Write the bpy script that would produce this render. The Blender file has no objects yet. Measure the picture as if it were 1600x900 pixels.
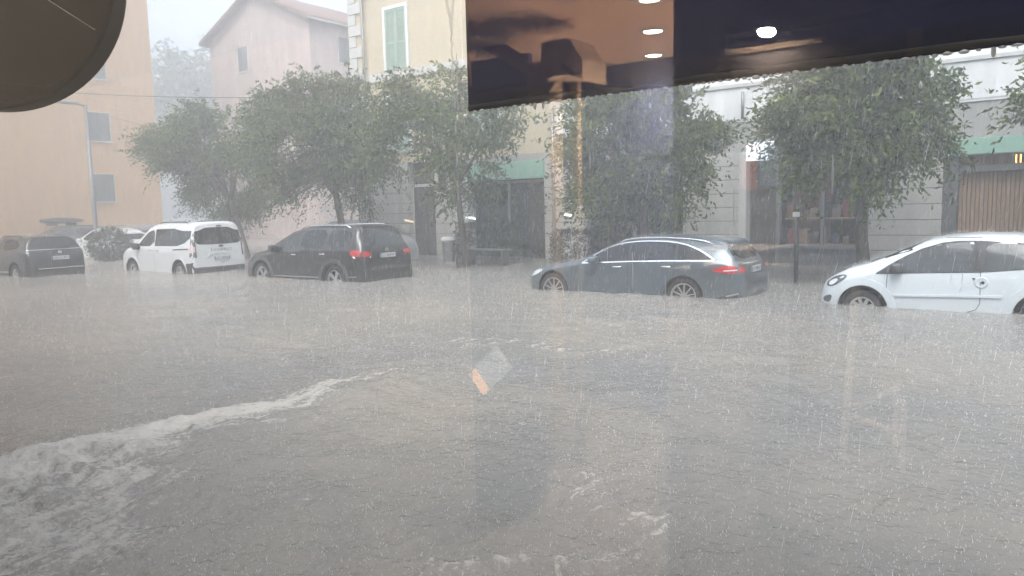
import bpy, bmesh, math, random
import numpy as np
from mathutils import Vector, Matrix
from mathutils.bvhtree import BVHTree
from mathutils.geometry import delaunay_2d_cdt

rng = np.random.default_rng(11)
random.seed(5)
SC = bpy.context.scene
COL = SC.collection
R = math.radians

# ------------------------------------------------------------------ camera
EYE = 1.74                                     # metres above the flood water (z = 0)
cam_data = bpy.data.cameras.new("camera")
cam = bpy.data.objects.new("camera", cam_data)
COL.objects.link(cam)
cam_data.sensor_width = 36.0
cam_data.lens = 36.0 * 1160 / 1600
cam_data.clip_start = 0.02
cam_data.clip_end = 2000
_yaw, _pit, _rol = R(36.5), R(6.3), R(1.36)
_f = Vector((-math.sin(_yaw) * math.cos(_pit), math.cos(_yaw) * math.cos(_pit), -math.sin(_pit)))
_r0 = Vector((math.cos(_yaw), math.sin(_yaw), 0))
_u0 = _r0.cross(_f)
_r = _r0 * math.cos(_rol) - _u0 * math.sin(_rol)
_u = _u0 * math.cos(_rol) + _r0 * math.sin(_rol)
cam.matrix_world = Matrix(((_r.x, _u.x, -_f.x, 0), (_r.y, _u.y, -_f.y, 0), (_r.z, _u.z, -_f.z, EYE), (0, 0, 0, 1)))
SC.camera = cam

# ------------------------------------------------------------------ sky, sun, exposure
SUN_EL, SUN_ROT = R(60), R(160)
world = bpy.data.worlds.new("World")
SC.world = world
world.use_nodes = True
wn, wl = world.node_tree.nodes, world.node_tree.links
wn.clear()
w_out = wn.new("ShaderNodeOutputWorld")
w_bg = wn.new("ShaderNodeBackground")
w_sky = wn.new("ShaderNodeTexSky")
w_sky.sky_type = 'NISHITA'
w_sky.sun_disc = False
w_sky.sun_elevation = SUN_EL
w_sky.sun_rotation = SUN_ROT
w_sky.air_density = 1.0
w_sky.dust_density = 4.0
w_sky.ozone_density = 1.0
w_hs = wn.new("ShaderNodeHueSaturation")
w_hs.inputs['Saturation'].default_value = 0.50
wl.new(w_sky.outputs[0], w_hs.inputs['Color'])
wl.new(w_hs.outputs[0], w_bg.inputs['Color'])
w_bg.inputs['Strength'].default_value = 0.15
wl.new(w_bg.outputs[0], w_out.inputs['Surface'])

sun_d = bpy.data.lights.new("sun", 'SUN')
sun_d.energy = 1.0
sun_d.angle = R(40)
sun_d.color = (1.0, 0.985, 0.96)
sun = bpy.data.objects.new("sun", sun_d)
COL.objects.link(sun)
# Nishita sun_rotation r: the sun stands at azimuth r clockwise from +Y
_sd = Vector((math.sin(SUN_ROT) * math.cos(SUN_EL), math.cos(SUN_ROT) * math.cos(SUN_EL), math.sin(SUN_EL)))
sun.rotation_euler = _sd.to_track_quat('Z', 'Y').to_euler()

SC.view_settings.view_transform = 'Standard'
SC.view_settings.look = 'None'
SC.view_settings.gamma = 1.0
SC.view_settings.exposure = 1.60
SC.view_settings.use_curve_mapping = False
SC.cycles.max_bounces = 5
SC.cycles.diffuse_bounces = 3
SC.cycles.transparent_max_bounces = 12
SC.cycles.volume_bounces = 1
SC.cycles.volume_max_steps = 64
SC.cycles.caustics_reflective = False
SC.cycles.caustics_refractive = False
SC.cycles.sample_clamp_indirect = 6.0
SC.cycles.use_denoising = True
SC.cycles.use_adaptive_sampling = True
SC.cycles.adaptive_threshold = 0.05
SC.cycles.adaptive_min_samples = 24

# ------------------------------------------------------------------ materials
MATS = {}


def mat(name, col, rough=0.6, metal=0.0, spec=0.5, var=0.0, vscale=4.0, stretch=(1, 1, 1), col2=None,
        bump=0.0, bscale=40.0, coat=0.0, emit=None, estr=0.0, trans=0.0):
    if name in MATS:
        return MATS[name]
    m = bpy.data.materials.new(name)
    m.use_nodes = True
    nt = m.node_tree
    b = nt.nodes["Principled BSDF"]
    c = (*col, 1)
    b.inputs['Base Color'].default_value = c
    b.inputs['Roughness'].default_value = rough
    b.inputs['Metallic'].default_value = metal
    b.inputs['Specular IOR Level'].default_value = spec
    b.inputs['Coat Weight'].default_value = coat
    b.inputs['Coat Roughness'].default_value = 0.08
    if emit:
        b.inputs['Emission Color'].default_value = (*emit, 1)
        b.inputs['Emission Strength'].default_value = estr
    if var > 0 or bump > 0:
        tc = nt.nodes.new("ShaderNodeTexCoord")
        mp = nt.nodes.new("ShaderNodeMapping")
        mp.inputs['Scale'].default_value = stretch
        nt.links.new(tc.outputs['Object'], mp.inputs[0])
    if var > 0:
        n = nt.nodes.new("ShaderNodeTexNoise")
        n.inputs['Scale'].default_value = vscale
        n.inputs['Detail'].default_value = 5
        n.inputs['Roughness'].default_value = 0.65
        nt.links.new(mp.outputs[0], n.inputs['Vector'])
        rp = nt.nodes.new("ShaderNodeMapRange")
        rp.inputs['From Min'].default_value = 0.3
        rp.inputs['From Max'].default_value = 0.7
        nt.links.new(n.outputs['Fac'], rp.inputs['Value'])
        mx = nt.nodes.new("ShaderNodeMix")
        mx.data_type = 'RGBA'
        c2 = col2 if col2 else tuple(x * (1 - var) for x in col)
        mx.inputs['A'].default_value = c
        mx.inputs['B'].default_value = (*c2, 1)
        nt.links.new(rp.outputs[0], mx.inputs['Factor'])
        nt.links.new(mx.outputs['Result'], b.inputs['Base Color'])
    if bump > 0:
        n2 = nt.nodes.new("ShaderNodeTexNoise")
        n2.inputs['Scale'].default_value = bscale
        n2.inputs['Detail'].default_value = 4
        nt.links.new(tc.outputs['Object'], n2.inputs['Vector'])
        bp = nt.nodes.new("ShaderNodeBump")
        bp.inputs['Strength'].default_value = bump
        bp.inputs['Distance'].default_value = 0.02
        nt.links.new(n2.outputs['Fac'], bp.inputs['Height'])
        nt.links.new(bp.outputs[0], b.inputs['Normal'])
    MATS[name] = m
    return m


M_ORANGE = mat("orange_plaster", (0.54, 0.35, 0.19), 0.75, var=0.22, vscale=1.3, stretch=(3, 3, 0.5), bump=0.15, bscale=25)
M_PINK = mat("pink_plaster", (0.54, 0.43, 0.385), 0.75, var=0.34, vscale=0.9, stretch=(2, 2, 0.3), bump=0.1)
M_YELLOW = mat("cream_plaster", (0.50, 0.43, 0.30), 0.7, var=0.15, vscale=1.2, stretch=(3, 3, 0.4), bump=0.15, bscale=25)
M_WHITEW = mat("white_plaster", (0.70, 0.71, 0.70), 0.65, var=0.20, vscale=1.6, stretch=(3, 3, 0.35), bump=0.1)
M_STONE = mat("grey_render_blocks", (0.45, 0.445, 0.42), 0.6, var=0.22, vscale=1.8, stretch=(2, 2, 0.5), bump=0.2, bscale=30)
M_JOINT = mat("joint_grey", (0.16, 0.155, 0.145), 0.8)  # plain dark grey of the grooves between courses
M_TRIM = mat("pale_trim", (0.50, 0.50, 0.48), 0.6, var=0.15, vscale=2.5, bump=0.1)
M_GREYBAND = mat("grey_band", (0.34, 0.335, 0.315), 0.65, var=0.25, vscale=1.8, stretch=(3, 3, 0.4))
M_SHUTG = mat("green_shutter_paint", (0.28, 0.40, 0.33), 0.5, var=0.15, vscale=6)
M_SHUTGREY = mat("grey_shutter_paint", (0.115, 0.13, 0.13), 0.6, var=0.25, vscale=5)
M_ROOF = mat("terracotta_roof", (0.24, 0.15, 0.11), 0.7, var=0.4, vscale=3)
M_ZINC = mat("zinc_gutter", (0.22, 0.22, 0.215), 0.45, metal=0.5, var=0.2)
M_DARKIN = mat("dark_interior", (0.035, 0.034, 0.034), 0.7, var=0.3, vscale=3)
M_WOOD = mat("door_slat_wood", (0.30, 0.185, 0.11), 0.6, var=0.35, vscale=5, stretch=(6, 6, 0.5), bump=0.15)
M_GREEN_SIGN = mat("mint_sign", (0.24, 0.42, 0.33), 0.45, var=0.12, vscale=3)
M_ASPHALT = mat("asphalt", (0.05, 0.05, 0.05), 0.8, var=0.3, bump=0.3)
M_PAVE = mat("paving", (0.22, 0.21, 0.2), 0.7, var=0.3, bump=0.2)
M_POLE = mat("galvanised_pole", (0.20, 0.205, 0.21), 0.45, metal=0.4, var=0.2)
M_BLACKP = mat("black_plastic", (0.022, 0.022, 0.024), 0.5)
M_RUBBER = mat("tyre_rubber", (0.018, 0.018, 0.018), 0.75)
M_ALLOY = mat("alloy_rim", (0.52, 0.53, 0.54), 0.3, metal=0.75)
M_CHROME = mat("chrome_trim", (0.80, 0.81, 0.82), 0.18, metal=0.9)
M_GLASSCAR = mat("car_window_tint", (0.016, 0.019, 0.021), 0.06, spec=0.5, var=0.4, vscale=1.5)
M_GLASSLT = mat("car_window_clear", (0.045, 0.055, 0.06), 0.06, spec=0.5, var=0.5, vscale=1.8)
M_RED = mat("tail_lamp_red", (0.42, 0.028, 0.03), 0.15, spec=0.6, coat=0.6)
M_LENS = mat("lamp_lens", (0.62, 0.65, 0.66), 0.12, spec=0.7, coat=0.5)
M_LAMPDK = mat("lamp_housing", (0.07, 0.075, 0.08), 0.2)
M_PLATE = mat("plate_white", (0.55, 0.56, 0.56), 0.4)
M_PLATEBL = mat("plate_blue", (0.03, 0.07, 0.3), 0.4)
M_INK = mat("black_ink", (0.02, 0.02, 0.022), 0.5)
P_WHITE = mat("white_car_paint", (0.58, 0.60, 0.61), 0.3, coat=0.7)
P_BLUEWHITE = mat("icy_white_car_paint", (0.54, 0.59, 0.62), 0.3, coat=0.7)
P_BLACK = mat("black_car_paint", (0.018, 0.018, 0.019), 0.28, coat=0.6)
P_GREY = mat("blue_grey_car_paint", (0.10, 0.125, 0.14), 0.3, metal=0.35, coat=0.7)
P_DARKGREY = mat("dark_grey_car_paint", (0.06, 0.06, 0.062), 0.3, coat=0.6)
P_MIDGREY = mat("mid_grey_car_paint", (0.17, 0.175, 0.18), 0.3, metal=0.3, coat=0.6)
P_SILVER = mat("silver_car_paint", (0.48, 0.51, 0.54), 0.3, metal=0.4, coat=0.6)
M_BARK = mat("wet_bark", (0.105, 0.085, 0.068), 0.7, var=0.45, vscale=8, stretch=(3, 3, 0.6), bump=0.5, bscale=30)


def glass_mat(tint=(0.95, 0.965, 0.96), refl=1.05):
    m = bpy.data.materials.new("shop_window_glass")
    m.use_nodes = True
    nt = m.node_tree
    nt.nodes.remove(nt.nodes["Principled BSDF"])
    out = nt.nodes["Material Output"]
    tr = nt.nodes.new("ShaderNodeBsdfTransparent")
    tr.inputs['Color'].default_value = (*tint, 1)
    gl = nt.nodes.new("ShaderNodeBsdfGlossy")
    gl.inputs['Roughness'].default_value = 0.0
    fr = nt.nodes.new("ShaderNodeFresnel")
    fr.inputs['IOR'].default_value = 1.5
    mu = nt.nodes.new("ShaderNodeMath")
    mu.operation = 'MULTIPLY'
    mu.inputs[1].default_value = refl
    mu.use_clamp = True
    nt.links.new(fr.outputs[0], mu.inputs[0])
    mx = nt.nodes.new("ShaderNodeMixShader")
    nt.links.new(mu.outputs[0], mx.inputs[0])
    nt.links.new(tr.outputs[0], mx.inputs[1])
    nt.links.new(gl.outputs[0], mx.inputs[2])
    nt.links.new(mx.outputs[0], out.inputs['Surface'])
    return m


M_WINDOW = glass_mat()
M_WINDOW_TINT = glass_mat((0.90, 0.93, 0.94), 1.75)


# ------------------------------------------------------------------ helpers
def setpar(o, p, local=False):
    if p is None:
        return
    o.parent = p
    if not local and p.type == 'EMPTY':
        o.matrix_parent_inverse = Matrix.Translation(-Vector(p.location))


def link(name, me, parent=None, local=False):
    o = bpy.data.objects.new(name, me)
    COL.objects.link(o)
    setpar(o, parent, local)
    return o


def mobj(name, verts, faces, m, parent=None, smooth=False, local=False, mats=None, mi=None):
    me = bpy.data.meshes.new(name)
    me.from_pydata([tuple(v) for v in verts], [], faces)
    for x in (mats or [m]):
        me.materials.append(x)
    if mi is not None:
        me.polygons.foreach_set('material_index', mi)
    if smooth:
        me.polygons.foreach_set('use_smooth', [True] * len(me.polygons))
    me.update()
    return link(name, me, parent, local)


def bulk(name, V, F, m, parent=None, smooth=False):
    """numpy arrays: V (n,3), F (k,3|4)"""
    me = bpy.data.meshes.new(name)
    n, k = F.shape
    me.vertices.add(len(V))
    me.vertices.foreach_set('co', np.asarray(V, np.float32).ravel())
    me.loops.add(n * k)
    me.loops.foreach_set('vertex_index', np.asarray(F, np.int32).ravel())
    me.polygons.add(n)
    me.polygons.foreach_set('loop_start', np.arange(0, n * k, k, dtype=np.int32))
    if smooth:
        me.polygons.foreach_set('use_smooth', np.ones(n, bool))
    me.materials.append(m)
    me.update(calc_edges=True)
    return link(name, me, parent)


def tag(o, label=None, cat=None, group=None, kind=None):
    if label:
        o['label'] = label
    if cat:
        o['category'] = cat
    if group:
        o['group'] = group
    if kind:
        o['kind'] = kind
    return o


def thing(name, loc, label, cat, group=None, rz=0.0):
    o = bpy.data.objects.new(name, None)
    o.empty_display_size = 0.1
    COL.objects.link(o)
    o.location = loc
    o.rotation_euler = (0, 0, rz)
    return tag(o, label, cat, group)


def bxv(x0, x1, y0, y1, z0, z1):
    v = [(x, y, z) for x in (x0, x1) for y in (y0, y1) for z in (z0, z1)]
    f = [(0, 1, 3, 2), (4, 6, 7, 5), (0, 4, 5, 1), (2, 3, 7, 6), (0, 2, 6, 4), (1, 5, 7, 3)]
    return v, f


def box(name, x0, x1, y0, y1, z0, z1, m, parent=None, bev=0.0, local=False):
    v, f = bxv(x0, x1, y0, y1, z0, z1)
    if bev <= 0:
        return mobj(name, v, f, m, parent, local=local)
    bm = bmesh.new()
    vs = [bm.verts.new(p) for p in v]
    for q in f:
        bm.faces.new([vs[i] for i in q])
    bmesh.ops.bevel(bm, geom=bm.edges[:], offset=bev, segments=2, affect='EDGES', profile=0.6)
    me = bpy.data.meshes.new(name)
    bm.to_mesh(me)
    bm.free()
    me.materials.append(m)
    return link(name, me, parent, local)


def boxes(name, lst, m, parent=None, local=False):
    V, F = [], []
    for b in lst:
        v, f = bxv(*b)
        o = len(V)
        V += v
        F += [tuple(i + o for i in q) for q in f]
    return mobj(name, V, F, m, parent, local=local)


def tubev(pts, rad, n=8, caps=True):
    pts = [Vector(p) for p in pts]
    rad = rad if hasattr(rad, '__len__') else [rad] * len(pts)
    V, F = [], []
    side = None
    for i, p in enumerate(pts):
        d = (pts[min(i + 1, len(pts) - 1)] - pts[max(i - 1, 0)]).normalized()
        if side is None:
            a = Vector((0, 0, 1)) if abs(d.z) < 0.9 else Vector((1, 0, 0))
            side = d.cross(a).normalized()
        side = (side - d * side.dot(d)).normalized()
        up = d.cross(side)
        for k in range(n):
            t = 2 * math.pi * k / n
            V.append(p + (side * math.cos(t) + up * math.sin(t)) * rad[i])
    for i in range(len(pts) - 1):
        for k in range(n):
            a, b = i * n + k, i * n + (k + 1) % n
            F.append((a, b, b + n, a + n))
    if caps:
        F.append(tuple(range(n - 1, -1, -1)))
        F.append(tuple(range((len(pts) - 1) * n, len(pts) * n)))
    return V, F


def tube(name, pts, rad, m, parent=None, n=8, local=False):
    V, F = tubev(pts, rad, n)
    return mobj(name, V, F, m, parent, smooth=True, local=local)


def merge(parts):
    V, F = [], []
    for v, f in parts:
        o = len(V)
        V += list(v)
        F += [tuple(i + o for i in q) for q in f]
    return V, F


def lathev(prof, n=28, axis='y', centre=(0, 0, 0), close=False):
    """prof: (radius, along-axis)"""
    V, F = [], []
    c = Vector(centre)
    for r_, a in prof:
        for k in range(n):
            t = 2 * math.pi * k / n
            if axis == 'y':
                p = Vector((r_ * math.cos(t), a, r_ * math.sin(t)))
            elif axis == 'x':
                p = Vector((a, r_ * math.cos(t), r_ * math.sin(t)))
            else:
                p = Vector((r_ * math.cos(t), r_ * math.sin(t), a))
            V.append(c + p)
    for i in range(len(prof) - 1):
        for k in range(n):
            a, b = i * n + k, i * n + (k + 1) % n
            F.append((a, b, b + n, a + n))
    if not close:
        F.append(tuple(range(n)))
        F.append(tuple(range((len(prof) - 1) * n, len(prof) * n)))
    return V, F


def text_mesh(name, s, size, m, M, parent=None, local=False, ext=0.001, space=1.0, align='CENTER'):
    cu = bpy.data.curves.new(name, 'FONT')
    cu.body = s
    cu.size = size
    cu.extrude = ext
    cu.space_character = space
    cu.align_x = align
    cu.align_y = 'CENTER'
    cu.resolution_u = 3
    tmp = bpy.data.objects.new("tmp", cu)
    COL.objects.link(tmp)
    dg = bpy.context.evaluated_depsgraph_get()
    me = bpy.data.meshes.new_from_object(tmp.evaluated_get(dg))
    bpy.data.objects.remove(tmp)
    bpy.data.curves.remove(cu)
    me.name = name
    me.transform(M)
    me.materials.clear()
    me.materials.append(m)
    return link(name, me, parent, local)


def frame_mat(o, ex, ey):
    ex, ey = Vector(ex).normalized(), Vector(ey).normalized()
    ez = ex.cross(ey)
    return Matrix(((ex.x, ey.x, ez.x, o[0]), (ex.y, ey.y, ez.y, o[1]), (ex.z, ey.z, ez.z, o[2]), (0, 0, 0, 1)))


# numpy value noise -------------------------------------------------
_perm = rng.random((256, 256))


def vnoise(x, y):
    xi, yi = np.floor(x).astype(int), np.floor(y).astype(int)
    fx, fy = x - xi, y - yi
    fx, fy = fx * fx * (3 - 2 * fx), fy * fy * (3 - 2 * fy)
    g = lambda a, b: _perm[a & 255, b & 255]
    return (g(xi, yi) * (1 - fx) + g(xi + 1, yi) * fx) * (1 - fy) + (g(xi, yi + 1) * (1 - fx) + g(xi + 1, yi + 1) * fx) * fy


def fbm(x, y, o=4):
    s, a, t = 0, 1, 0
    for i in range(o):
        s = s + a * vnoise(x * 2 ** i + 17 * i, y * 2 ** i + 31 * i)
        t += a
        a *= 0.5
    return s / t


# ================================================================== setting: road under the flood, flood water
tag(mobj("road", [(-300, -60, -0.335), (200, -60, -0.335), (200, 400, -0.335), (-300, 400, -0.335)], [(0, 1, 2, 3)], M_ASPHALT), kind='structure')
tag(box("pavement", -22, 40, 15.2, 20.2, -0.33, -0.19, M_PAVE), kind='structure')

RIDGE = [(-5.3, 0.9), (-5.7, 1.83), (-5.92, 2.15), (-5.95, 2.57), (-5.88, 3.04), (-5.74, 3.41), (-5.66, 3.93), (-5.8, 4.5), (-5.82, 5.14), (-5.8, 5.88), (-5.76, 6.96), (-5.6, 8.2)]
FOAM_LINES = [  # (points, half width, strength)
    ([(-5.9, 6.9), (-5.45, 7.5), (-5.0, 7.45), (-4.47, 7.25)], 0.10, 0.9),
    ([(-4.4, 7.3), (-4.2, 7.7), (-4.16, 8.1)], 0.10, 0.8),
    ([(-6.3, 7.2), (-5.6, 7.6), (-5.2, 7.75)], 0.07, 0.9),
    ([(-2.35, 3.95), (-2.2, 3.72), (-2.05, 3.60), (-1.85, 3.58), (-1.66, 3.68)], 0.055, 1.1),
    ([(-1.72, 3.55), (-1.62, 3.48), (-1.60, 3.40)], 0.05, 1.0),
    ([(-2.25, 2.55), (-2.02, 2.72), (-1.88, 2.80), (-1.80, 2.92), (-1.68, 3.08)], 0.07, 1.0),
    ([(-2.05, 2.62), (-1.80, 2.83), (-1.66, 3.14), (-1.55, 3.3)], 0.045, 0.8),
    ([(-4.5, 1.45), (-4.1, 1.75), (-4.25, 2.1), (-4.35, 2.4)], 0.06, 0.75),
    ([(-4.25, 1.9), (-4.45, 2.35), (-4.75, 2.6)], 0.06, 0.7),
    ([(-3.2, 4.6), (-2.9, 4.4), (-2.55, 4.3)], 0.05, 0.55),
]


def seg_dist(px, py, pts):
    """distance to a polyline, position along it, signed side"""
    best = np.full(px.shape, 1e9)
    al = np.zeros(px.shape)
    sd = np.zeros(px.shape)
    acc = 0
    for (ax, ay), (bx, by) in zip(pts[:-1], pts[1:]):
        dx, dy = bx - ax, by - ay
        L = math.hypot(dx, dy)
        t = np.clip(((px - ax) * dx + (py - ay) * dy) / L ** 2, 0, 1)
        qx, qy = px - ax - t * dx, py - ay - t * dy
        d = np.hypot(qx, qy)
        c = d < best
        best = np.where(c, d, best)
        al = np.where(c, acc + t * L, al)
        sd = np.where(c, np.sign(dx * qy - dy * qx), sd)
        acc += L
    return best, al, sd


def build_water():
    na, nr = 760, 470
    ang = np.linspace(R(-66), R(66), na) + R(36.5) + R(90)
    rad = 1.05 * (70 / 1.05) ** (np.linspace(0, 1, nr))
    A, Rr = np.meshgrid(ang, rad)
    X, Y = Rr * np.cos(A), Rr * np.sin(A)
    # current: long swells, choppy wavelets, pocks of the rain
    big = (fbm(X * 0.35 + 3, Y * 0.5, 3) - 0.5) * 0.07
    wx = X + 0.5 * (fbm(X * 0.6, Y * 0.6 + 9, 3) - .5)
    wy = Y + 0.5 * (fbm(X * 0.6 + 40, Y * 0.6, 3) - .5)
    chop = (fbm(wx * 2.0, wy * 3.2 + 5, 3) - 0.5) * 0.060
    fine = (1 - np.abs(2 * fbm(wx * 7, wy * 10, 3) - 1)) * 0.015
    pock = (fbm(X * 24, Y * 24, 2) - 0.5) * 0.016 * np.clip(1.6 - Rr / 14, 0.15, 1)
    Z = big + chop * np.clip(1.5 - Rr / 30, .3, 1) + fine * np.clip(1.6 - Rr / 12, .2, 1) + pock
    # standing ridge where the current breaks over the submerged kerb
    d, al, sd = seg_dist(X, Y, RIDGE)
    side = d * sd                                     # negative = +X side (downstream)
    fade = np.clip(1.25 - al / 6.0, 0.08, 1)
    wob = (fbm(X * 1.7, Y * 1.7, 3) - .5) * 0.35
    s2 = side + wob * 0.6
    rid = np.exp(-(s2 / 0.26) ** 2) * 0.032 * fade + np.exp(-((s2 + 0.45) / 0.3) ** 2) * 0.03 * fade
    turb = np.exp(-((s2 + 0.34) / 0.50) ** 2) * fade
    wide = np.exp(-((side + 0.8) / 0.95) ** 2) * np.clip(1.2 - al / 2.6, 0, 1)
    lump = (1 - np.abs(2 * fbm(X * 4.2, Y * 3.0, 4) - 1))
    Z = Z + rid * (0.65 + 0.7 * lump) + (turb + 0.55 * wide) * (lump - 0.6) * 0.09 + (turb + wide * .6) * (fbm(X * 13, Y * 9, 3) - .5) * 0.035
    # where foam gathers (its fine pattern is made in the material, along the flow)
    al2 = al + .25 * (fbm(X * 3, Y * 3 + 20, 3) - .5)
    big2 = fbm(al * 1.1 + 8, s2 * 2.5, 3)
    foam = np.exp(-((s2 + 0.10) / 0.19) ** 2) * fade * (.22 + .85 * big2) + turb * fade * (.30 + .85 * big2)
    mess = np.clip(wide * 1.1 + turb * np.clip(1.3 - al / 3.0, 0, 1), 0, 1)
    foam = np.maximum(foam, mess * (.38 + .90 * fbm(X * 2.2 + 5, Y * 2.2, 3)))
    for pts, w, st in FOAM_LINES:
        dd, aa, ss = seg_dist(X + (fbm(X * 6, Y * 6, 4) - .5) * 0.34, Y + (fbm(X * 6 + 50, Y * 6, 4) - .5) * 0.34, pts)
        q = np.exp(-(dd / w) ** 2)
        foam = np.maximum(foam, q * st * (.20 + .70 * fbm(X * 4 + 3, Y * 4, 2)))
        foam = np.maximum(foam, np.exp(-(dd / (w * 4)) ** 2) * st * .46)
        Z = Z + q * 0.020 * st * fbm(X * 18, Y * 18, 2)
    foam = np.maximum(foam, np.clip(fbm(wx * 1.1 + 9, wy * 1.6, 3) - .45, 0, 1) * .9)
    foam = np.clip(foam, 0, 1)
    silt = np.clip(fbm(X * 0.45 + 60, Y * 0.45, 3) * 2.2 - .7 + .8 * (fbm(al2 * 1.2, s2 * 3.5 + 4, 4) - .5), 0, 1)
    V = np.stack([X, Y, Z], -1).reshape(-1, 3)
    i = np.arange(nr - 1)[:, None] * na + np.arange(na - 1)[None, :]
    F = np.stack([i, i + na, i + na + 1, i + 1], -1).reshape(-1, 4)
    o = bulk("flood_water", V, F, water_mat(), smooth=True)
    a = o.data.attributes.new("foam", 'FLOAT', 'POINT')
    a.data.foreach_set('value', foam.ravel().astype(np.float32))
    a = o.data.attributes.new("flow", 'FLOAT_VECTOR', 'POINT')
    a.data.foreach_set('vector', np.stack([al2 * 2.6, s2 * 13.0, X * 0], -1).ravel().astype(np.float32))
    a = o.data.attributes.new("silt", 'FLOAT', 'POINT')
    a.data.foreach_set('value', silt.ravel().astype(np.float32))
    return tag(o, "brown grey flood water filling the street, pocked by rain", kind='structure')


def water_mat():
    m = bpy.data.materials.new("muddy_flood_water")
    m.use_nodes = True
    nt = m.node_tree
    N, L = nt.nodes, nt.links
    b = N["Principled BSDF"]
    at = N.new("ShaderNodeAttribute")
    at.attribute_name = "foam"
    a2 = N.new("ShaderNodeAttribute")
    a2.attribute_name = "silt"
    mud = N.new("ShaderNodeMix")
    mud.data_type = 'RGBA'
    mud.inputs['A'].default_value = (0.205, 0.198, 0.186, 1)
    mud.inputs['B'].default_value = (0.262, 0.239, 0.207, 1)
    L.new(a2.outputs['Fac'], mud.inputs['Factor'])
    fl = N.new("ShaderNodeAttribute")
    fl.attribute_name = "flow"
    tc = N.new("ShaderNodeTexCoord")
    na = N.new("ShaderNodeTexNoise")
    na.inputs['Scale'].default_value = 1.0
    na.inputs['Detail'].default_value = 6
    na.inputs['Roughness'].default_value = .62
    L.new(fl.outputs['Vector'], na.inputs['Vector'])
    nb_ = N.new("ShaderNodeTexNoise")
    nb_.inputs['Scale'].default_value = 26
    nb_.inputs['Detail'].default_value = 5
    nb_.inputs['Roughness'].default_value = .7
    L.new(tc.outputs['Object'], nb_.inputs['Vector'])

    def math_(op, x, y):
        k = N.new("ShaderNodeMath")
        k.operation = op
        for i_, v_ in enumerate((x, y)):
            if hasattr(v_, 'links'):
                L.new(v_, k.inputs[i_])
            else:
                k.inputs[i_].default_value = v_
        return k.outputs[0]
    pat = math_('ADD', math_('MULTIPLY', na.outputs['Fac'], .55), math_('MULTIPLY', nb_.outputs['Fac'], .45))
    t_ = math_('ADD', pat, math_('MULTIPLY', at.outputs['Fac'], .34))
    mr = N.new("ShaderNodeMapRange")
    mr.inputs['From Min'].default_value = .655
    mr.inputs['From Max'].default_value = .86
    mr.inputs['To Max'].default_value = .85
    L.new(t_, mr.inputs['Value'])
    FO = mr.outputs[0]
    mx = N.new("ShaderNodeMix")
    mx.data_type = 'RGBA'
    mx.inputs['B'].default_value = (0.60, 0.56, 0.50, 1)
    L.new(mud.outputs['Result'], mx.inputs['A'])
    L.new(FO, mx.inputs['Factor'])
    L.new(mx.outputs['Result'], b.inputs['Base Color'])
    rr = N.new("ShaderNodeMapRange")
    rr.inputs['To Min'].default_value = 0.11
    rr.inputs['To Max'].default_value = 0.75
    L.new(FO, rr.inputs['Value'])
    L.new(rr.outputs[0], b.inputs['Roughness'])
    b.inputs['IOR'].default_value = 1.33
    n1 = N.new("ShaderNodeTexNoise")
    n1.inputs['Scale'].default_value = 42
    n1.inputs['Detail'].default_value = 3
    n2 = N.new("ShaderNodeTexVoronoi")
    n2.inputs['Scale'].default_value = 16
    L.new(tc.outputs['Object'], n1.inputs['Vector'])
    L.new(tc.outputs['Object'], n2.inputs['Vector'])
    ad = N.new("ShaderNodeMath")
    ad.operation = 'ADD'
    L.new(n1.outputs['Fac'], ad.inputs[0])
    L.new(n2.outputs['Distance'], ad.inputs[1])
    bp = N.new("ShaderNodeBump")
    bp.inputs['Strength'].default_value = 0.42
    bp.inputs['Distance'].default_value = 0.03
    L.new(ad.outputs[0], bp.inputs['Height'])
    L.new(bp.outputs[0], b.inputs['Normal'])
    return m


WATER = build_water()
# the same flood beyond the modelled fan, a hand's breadth lower so the two sheets never touch
tag(mobj("flood_water_beyond", [(-300, -60, -0.12), (200, -60, -0.12), (200, 400, -0.12), (-300, 400, -0.12)], [(0, 1, 2, 3)], WATER.data.materials[0]), kind='structure')

# ================================================================== buildings
COURSE = 0.372


def window_shutters(par, x0, x1, z0, z1, y, pm, fm, slats=True):
    """closed louvred shutters in a painted surround on a wall that faces -Y"""
    w = thing_part("window", par, [(x0 - .12, x0, y - .06, y + .05, z0, z1 + .12), (x1, x1 + .12, y - .06, y + .05, z0, z1 + .12), (x0, x1, y - .058, y + .05, z1, z1 + .12)], fm)
    xm = (x0 + x1) / 2
    for a, b in ((x0 + .012, xm - .008), (xm + .008, x1 - .012)):
        fr = [(a, a + .06, y - .045, y - .005, z0 + .01, z1 - .012), (b - .06, b, y - .045, y - .005, z0 + .01, z1 - .012)]
        zs = [z0 + .01, z0 + (z1 - z0) * .42, z1 - .09]
        for z in zs:
            fr.append((a + .06, b - .06, y - .044, y - .006, z, z + .075))
        s = boxes("shutter", fr, pm, w)
        boxes("shutter_backing", [(a + .06, b - .06, y - .012, y - .004, z0 + .02, z1 - .02)], pm, w)
        if slats:
            for lo, hi in ((zs[0] + .075, zs[1]), (zs[1] + .075, zs[2])):
                n = int((hi - lo) / 0.052)
                for k in range(n):
                    z = lo + (k + .5) * (hi - lo) / n
                    V = [(a + .06, y - .040, z - .022), (b - .06, y - .040, z - .022), (b - .06, y - .016, z + .020), (a + .06, y - .016, z + .020),
                         (a + .06, y - .034, z - .027), (b - .06, y - .034, z - .027), (b - .06, y - .011, z + .015), (a + .06, y - .011, z + .015)]
                    mobj("slat", V, [(0, 1, 2, 3), (7, 6, 5, 4), (0, 4, 5, 1), (3, 2, 6, 7)], pm, s)
    return w


def thing_part(name, par, bl, m):
    return boxes(name, bl, m, par)


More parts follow.
